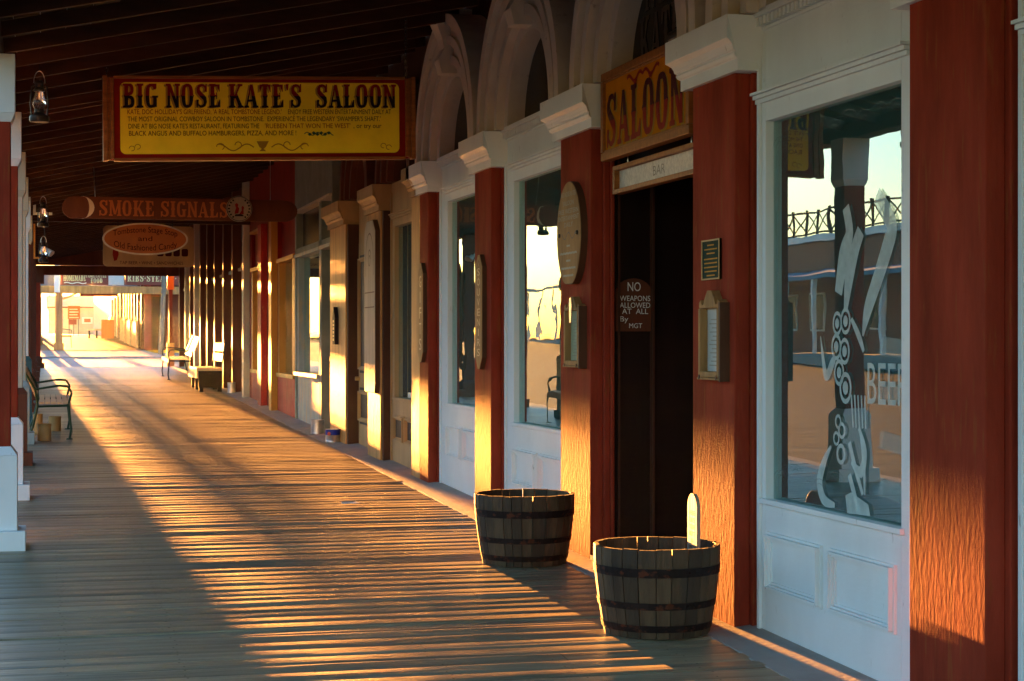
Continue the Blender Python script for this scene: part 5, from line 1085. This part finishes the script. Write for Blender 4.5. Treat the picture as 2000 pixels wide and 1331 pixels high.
# white building closing the view
t = thing('white_building', 'low cream building with grey roof band closing the end of the view', 'building', (6, 171, gz(170)))
MB().box(.2, 26, 170, 180, .2, 3.0).build('wall', 'wall_cream', t); MB().box(.0, 26.2, 169.7, 180.2, 3.12, 4.1).build('roof', 'roof_grey', t); MB().box(.1, 26.1, 169.8, 180.1, 3.001, 3.119).build('trim', 'brown_paint', t)
W_ = MB().box(3.2, 4.15, 169.95, 170, 1.55, 2.15).build('window', 'wall_white', t); MB().box(3.4, 3.98, 169.94, 169.95, 1.68, 2.02).build('pane', 'sign_frame', W_)

# ================================================================= TREES
def tree(label, x, y, h, r, seed, group='distant trees', n=2600, trunk=.25):
    rnd = random.Random(seed); z0 = gz(y) - .3; t = thing('leafy_tree', label, 'tree', (x, y, z0), group)
    m = MB(); top = Vector((x, y, z0 + h * .55)); m.cyl((x, y, z0), top, trunk, trunk * .6, 10)
    cl = []
    for k in range(9):
        a = rnd.uniform(0, 6.28); e = rnd.uniform(.2, 1.2); l = r * rnd.uniform(.6, 1.0); d = Vector((math.cos(a) * math.cos(e), math.sin(a) * math.cos(e), math.sin(e))); b0 = Vector((x, y, z0 + h * rnd.uniform(.35, .55))); b1 = b0 + d * l
        m.cyl(b0, b1, trunk * .4, trunk * .08, 6); cl.append((b1, r * rnd.uniform(.28, .5)))
        cl.append((b0 + d * l * .6 + Vector((rnd.gauss(0, .3), rnd.gauss(0, .3), rnd.gauss(0, .3))) * r * .5, r * rnd.uniform(.2, .38)))
    m.build('trunk', 'bark', t)
    m = MB(); s = r * .055
    for k in range(n):
        c, cr = rnd.choice(cl); d = Vector((rnd.gauss(0, 1), rnd.gauss(0, 1), rnd.gauss(0, .8))).normalized() * cr * rnd.uniform(.5, 1.05) ** .6; p = c + d
        a = Vector((rnd.gauss(0, 1), rnd.gauss(0, 1), rnd.gauss(0, 1))).normalized() * s * rnd.uniform(.6, 1.5); b_ = a.orthogonal().normalized() * a.length * .6
        m.add([p - a, p + b_, p + a, p - b_], [(0, 1, 2, 3)])
    m.build('crown', 'leaf', t)
    return t
tree('sparse small tree added at the left beyond the far porch to streak the sunlight', -1.9, 126, 5.2, 2.2, 9, n=130, trunk=.12)  # added in the sun's path so its leaves streak light on the boardwalk
tree('broad leafy tree behind the cream building, left one', 7, 195, 8, 4.0, 1)
tree('broad leafy tree behind the cream building, middle one', 15, 200, 9, 4.5, 2)
tree('broad leafy tree behind the cream building, right one', 24, 196, 8, 4, 3)

# ================================================================= ACROSS THE STREET (seen in the window glass)
def across(name, label, y0, y1, h, wallm, x=-22.0, porch_=True, rail=False, awn=None):
    g = gz((y0 + y1) / 2); t = thing(name, label, 'building', (x, (y0 + y1) / 2, g))
    MB().box(x - 8, x, y0, y1, g - .8, g + h).build('wall', wallm, t); MB().box(x - 8.1, x + .15, y0 + .01, y1 - .01, g + h + .001, g + h + .25).build('cornice', 'white_paint', t)
    n = max(2, int((y1 - y0) / 2.6)); st = (y1 - y0) / n
    for k in range(n):
        a = y0 + (k + .25) * st; b_ = a + st * .5
        if k % 3 == 1: D = MB().box(x, x + .05, a, b_, g - .1, g + 2.2).build('door', 'door_brown', t)
        else: W_ = MB().box(x, x + .05, a, b_, g + .8, g + 2.3).build('window', 'white_paint', t); MB().box(x + .051, x + .06, a + .08, b_ - .08, g + .88, g + 2.22).build('pane', 'lunette', W_)
    if porch_:
        MB().hexa([(x, y0, g + 3.0), (x + 3.2, y0, g + 2.6), (x + 3.2, y1, g + 2.6), (x, y1, g + 3.0), (x, y0, g + 3.15), (x + 3.2, y0, g + 2.75), (x + 3.2, y1, g + 2.75), (x, y1, g + 3.15)]).build('porch_roof', awn or 'roof_grey', t)
        MB().box(x + .05, x + 3.3, y0, y1, g - .6, g - .02).build('porch_floor', 'deck_wood' if False else 'pale_concrete', t)
        for k in range(n + 1): yy = min(y1 - .2, y0 + k * st); MB().box(x + 3.0, x + 3.15, yy, yy + .15, g - .02, g + 2.6).build('post', 'white_paint', t)
    if rail:
        m = MB(); yy = y0
        m.box(x + .02, x + .10, y0, y1, g + h + 1.15, g + h + 1.22); m.box(x + .02, x + .10, y0, y1, g + h + .3, g + h + .36)
        while yy < y1 - 1.0:
            m.box(x + .02, x + .12, yy, yy + .08, g + h + .26, g + h + 1.3); m.tube([(x + .06, yy, g + h + .36), (x + .06, yy + 1.2, g + h + 1.15)], .03, 5); m.tube([(x + .06, yy, g + h + 1.15), (x + .06, yy + 1.2, g + h + .36)], .03, 5); yy += 1.2
        m.build('balustrade', 'brown_paint', t)
    return t
across('street_building', 'pink walled building with pale porch across the road, nearest the camera', 8, 24, 3.6, 'roof_pink', awn='awning_blue')
across('street_building', 'cream false-front building across the road with grey porch roof', 24.2, 38, 4.6, 'wall_cream')
across('street_building', 'terracotta building with a lattice balustrade on its roof across the road', 50.2, 74, 4.3, 'banner_red', rail=True, awn='awning_blue')
across('street_building', 'white low building across the road beside the lattice balustrade', 38.2, 50, 3.4, 'wall_white')
across('street_building', 'tan building with long porch far down the other side of the road', 74.2, 100, 4.3, 'tan_paint', rail=False)

# ================================================================= AIR
hz = MB().box(-40, 40, -8, 260, -4.5, 14).build('haze', 'paper'); tag(hz, kind='stuff')
hm = bpy.data.materials.new('haze_air'); hm.use_nodes = True; N = hm.node_tree.nodes; N.clear()
ho = N.new('ShaderNodeOutputMaterial'); hv = N.new('ShaderNodeVolumePrincipled'); hv.inputs['Density'].default_value = 0.00004; hv.inputs['Anisotropy'].default_value = 0.86; hv.inputs['Color'].default_value = (1, .97, .93, 1)
hm.node_tree.links.new(hv.outputs[0], ho.inputs['Volume']); hz.data.materials[0] = hm
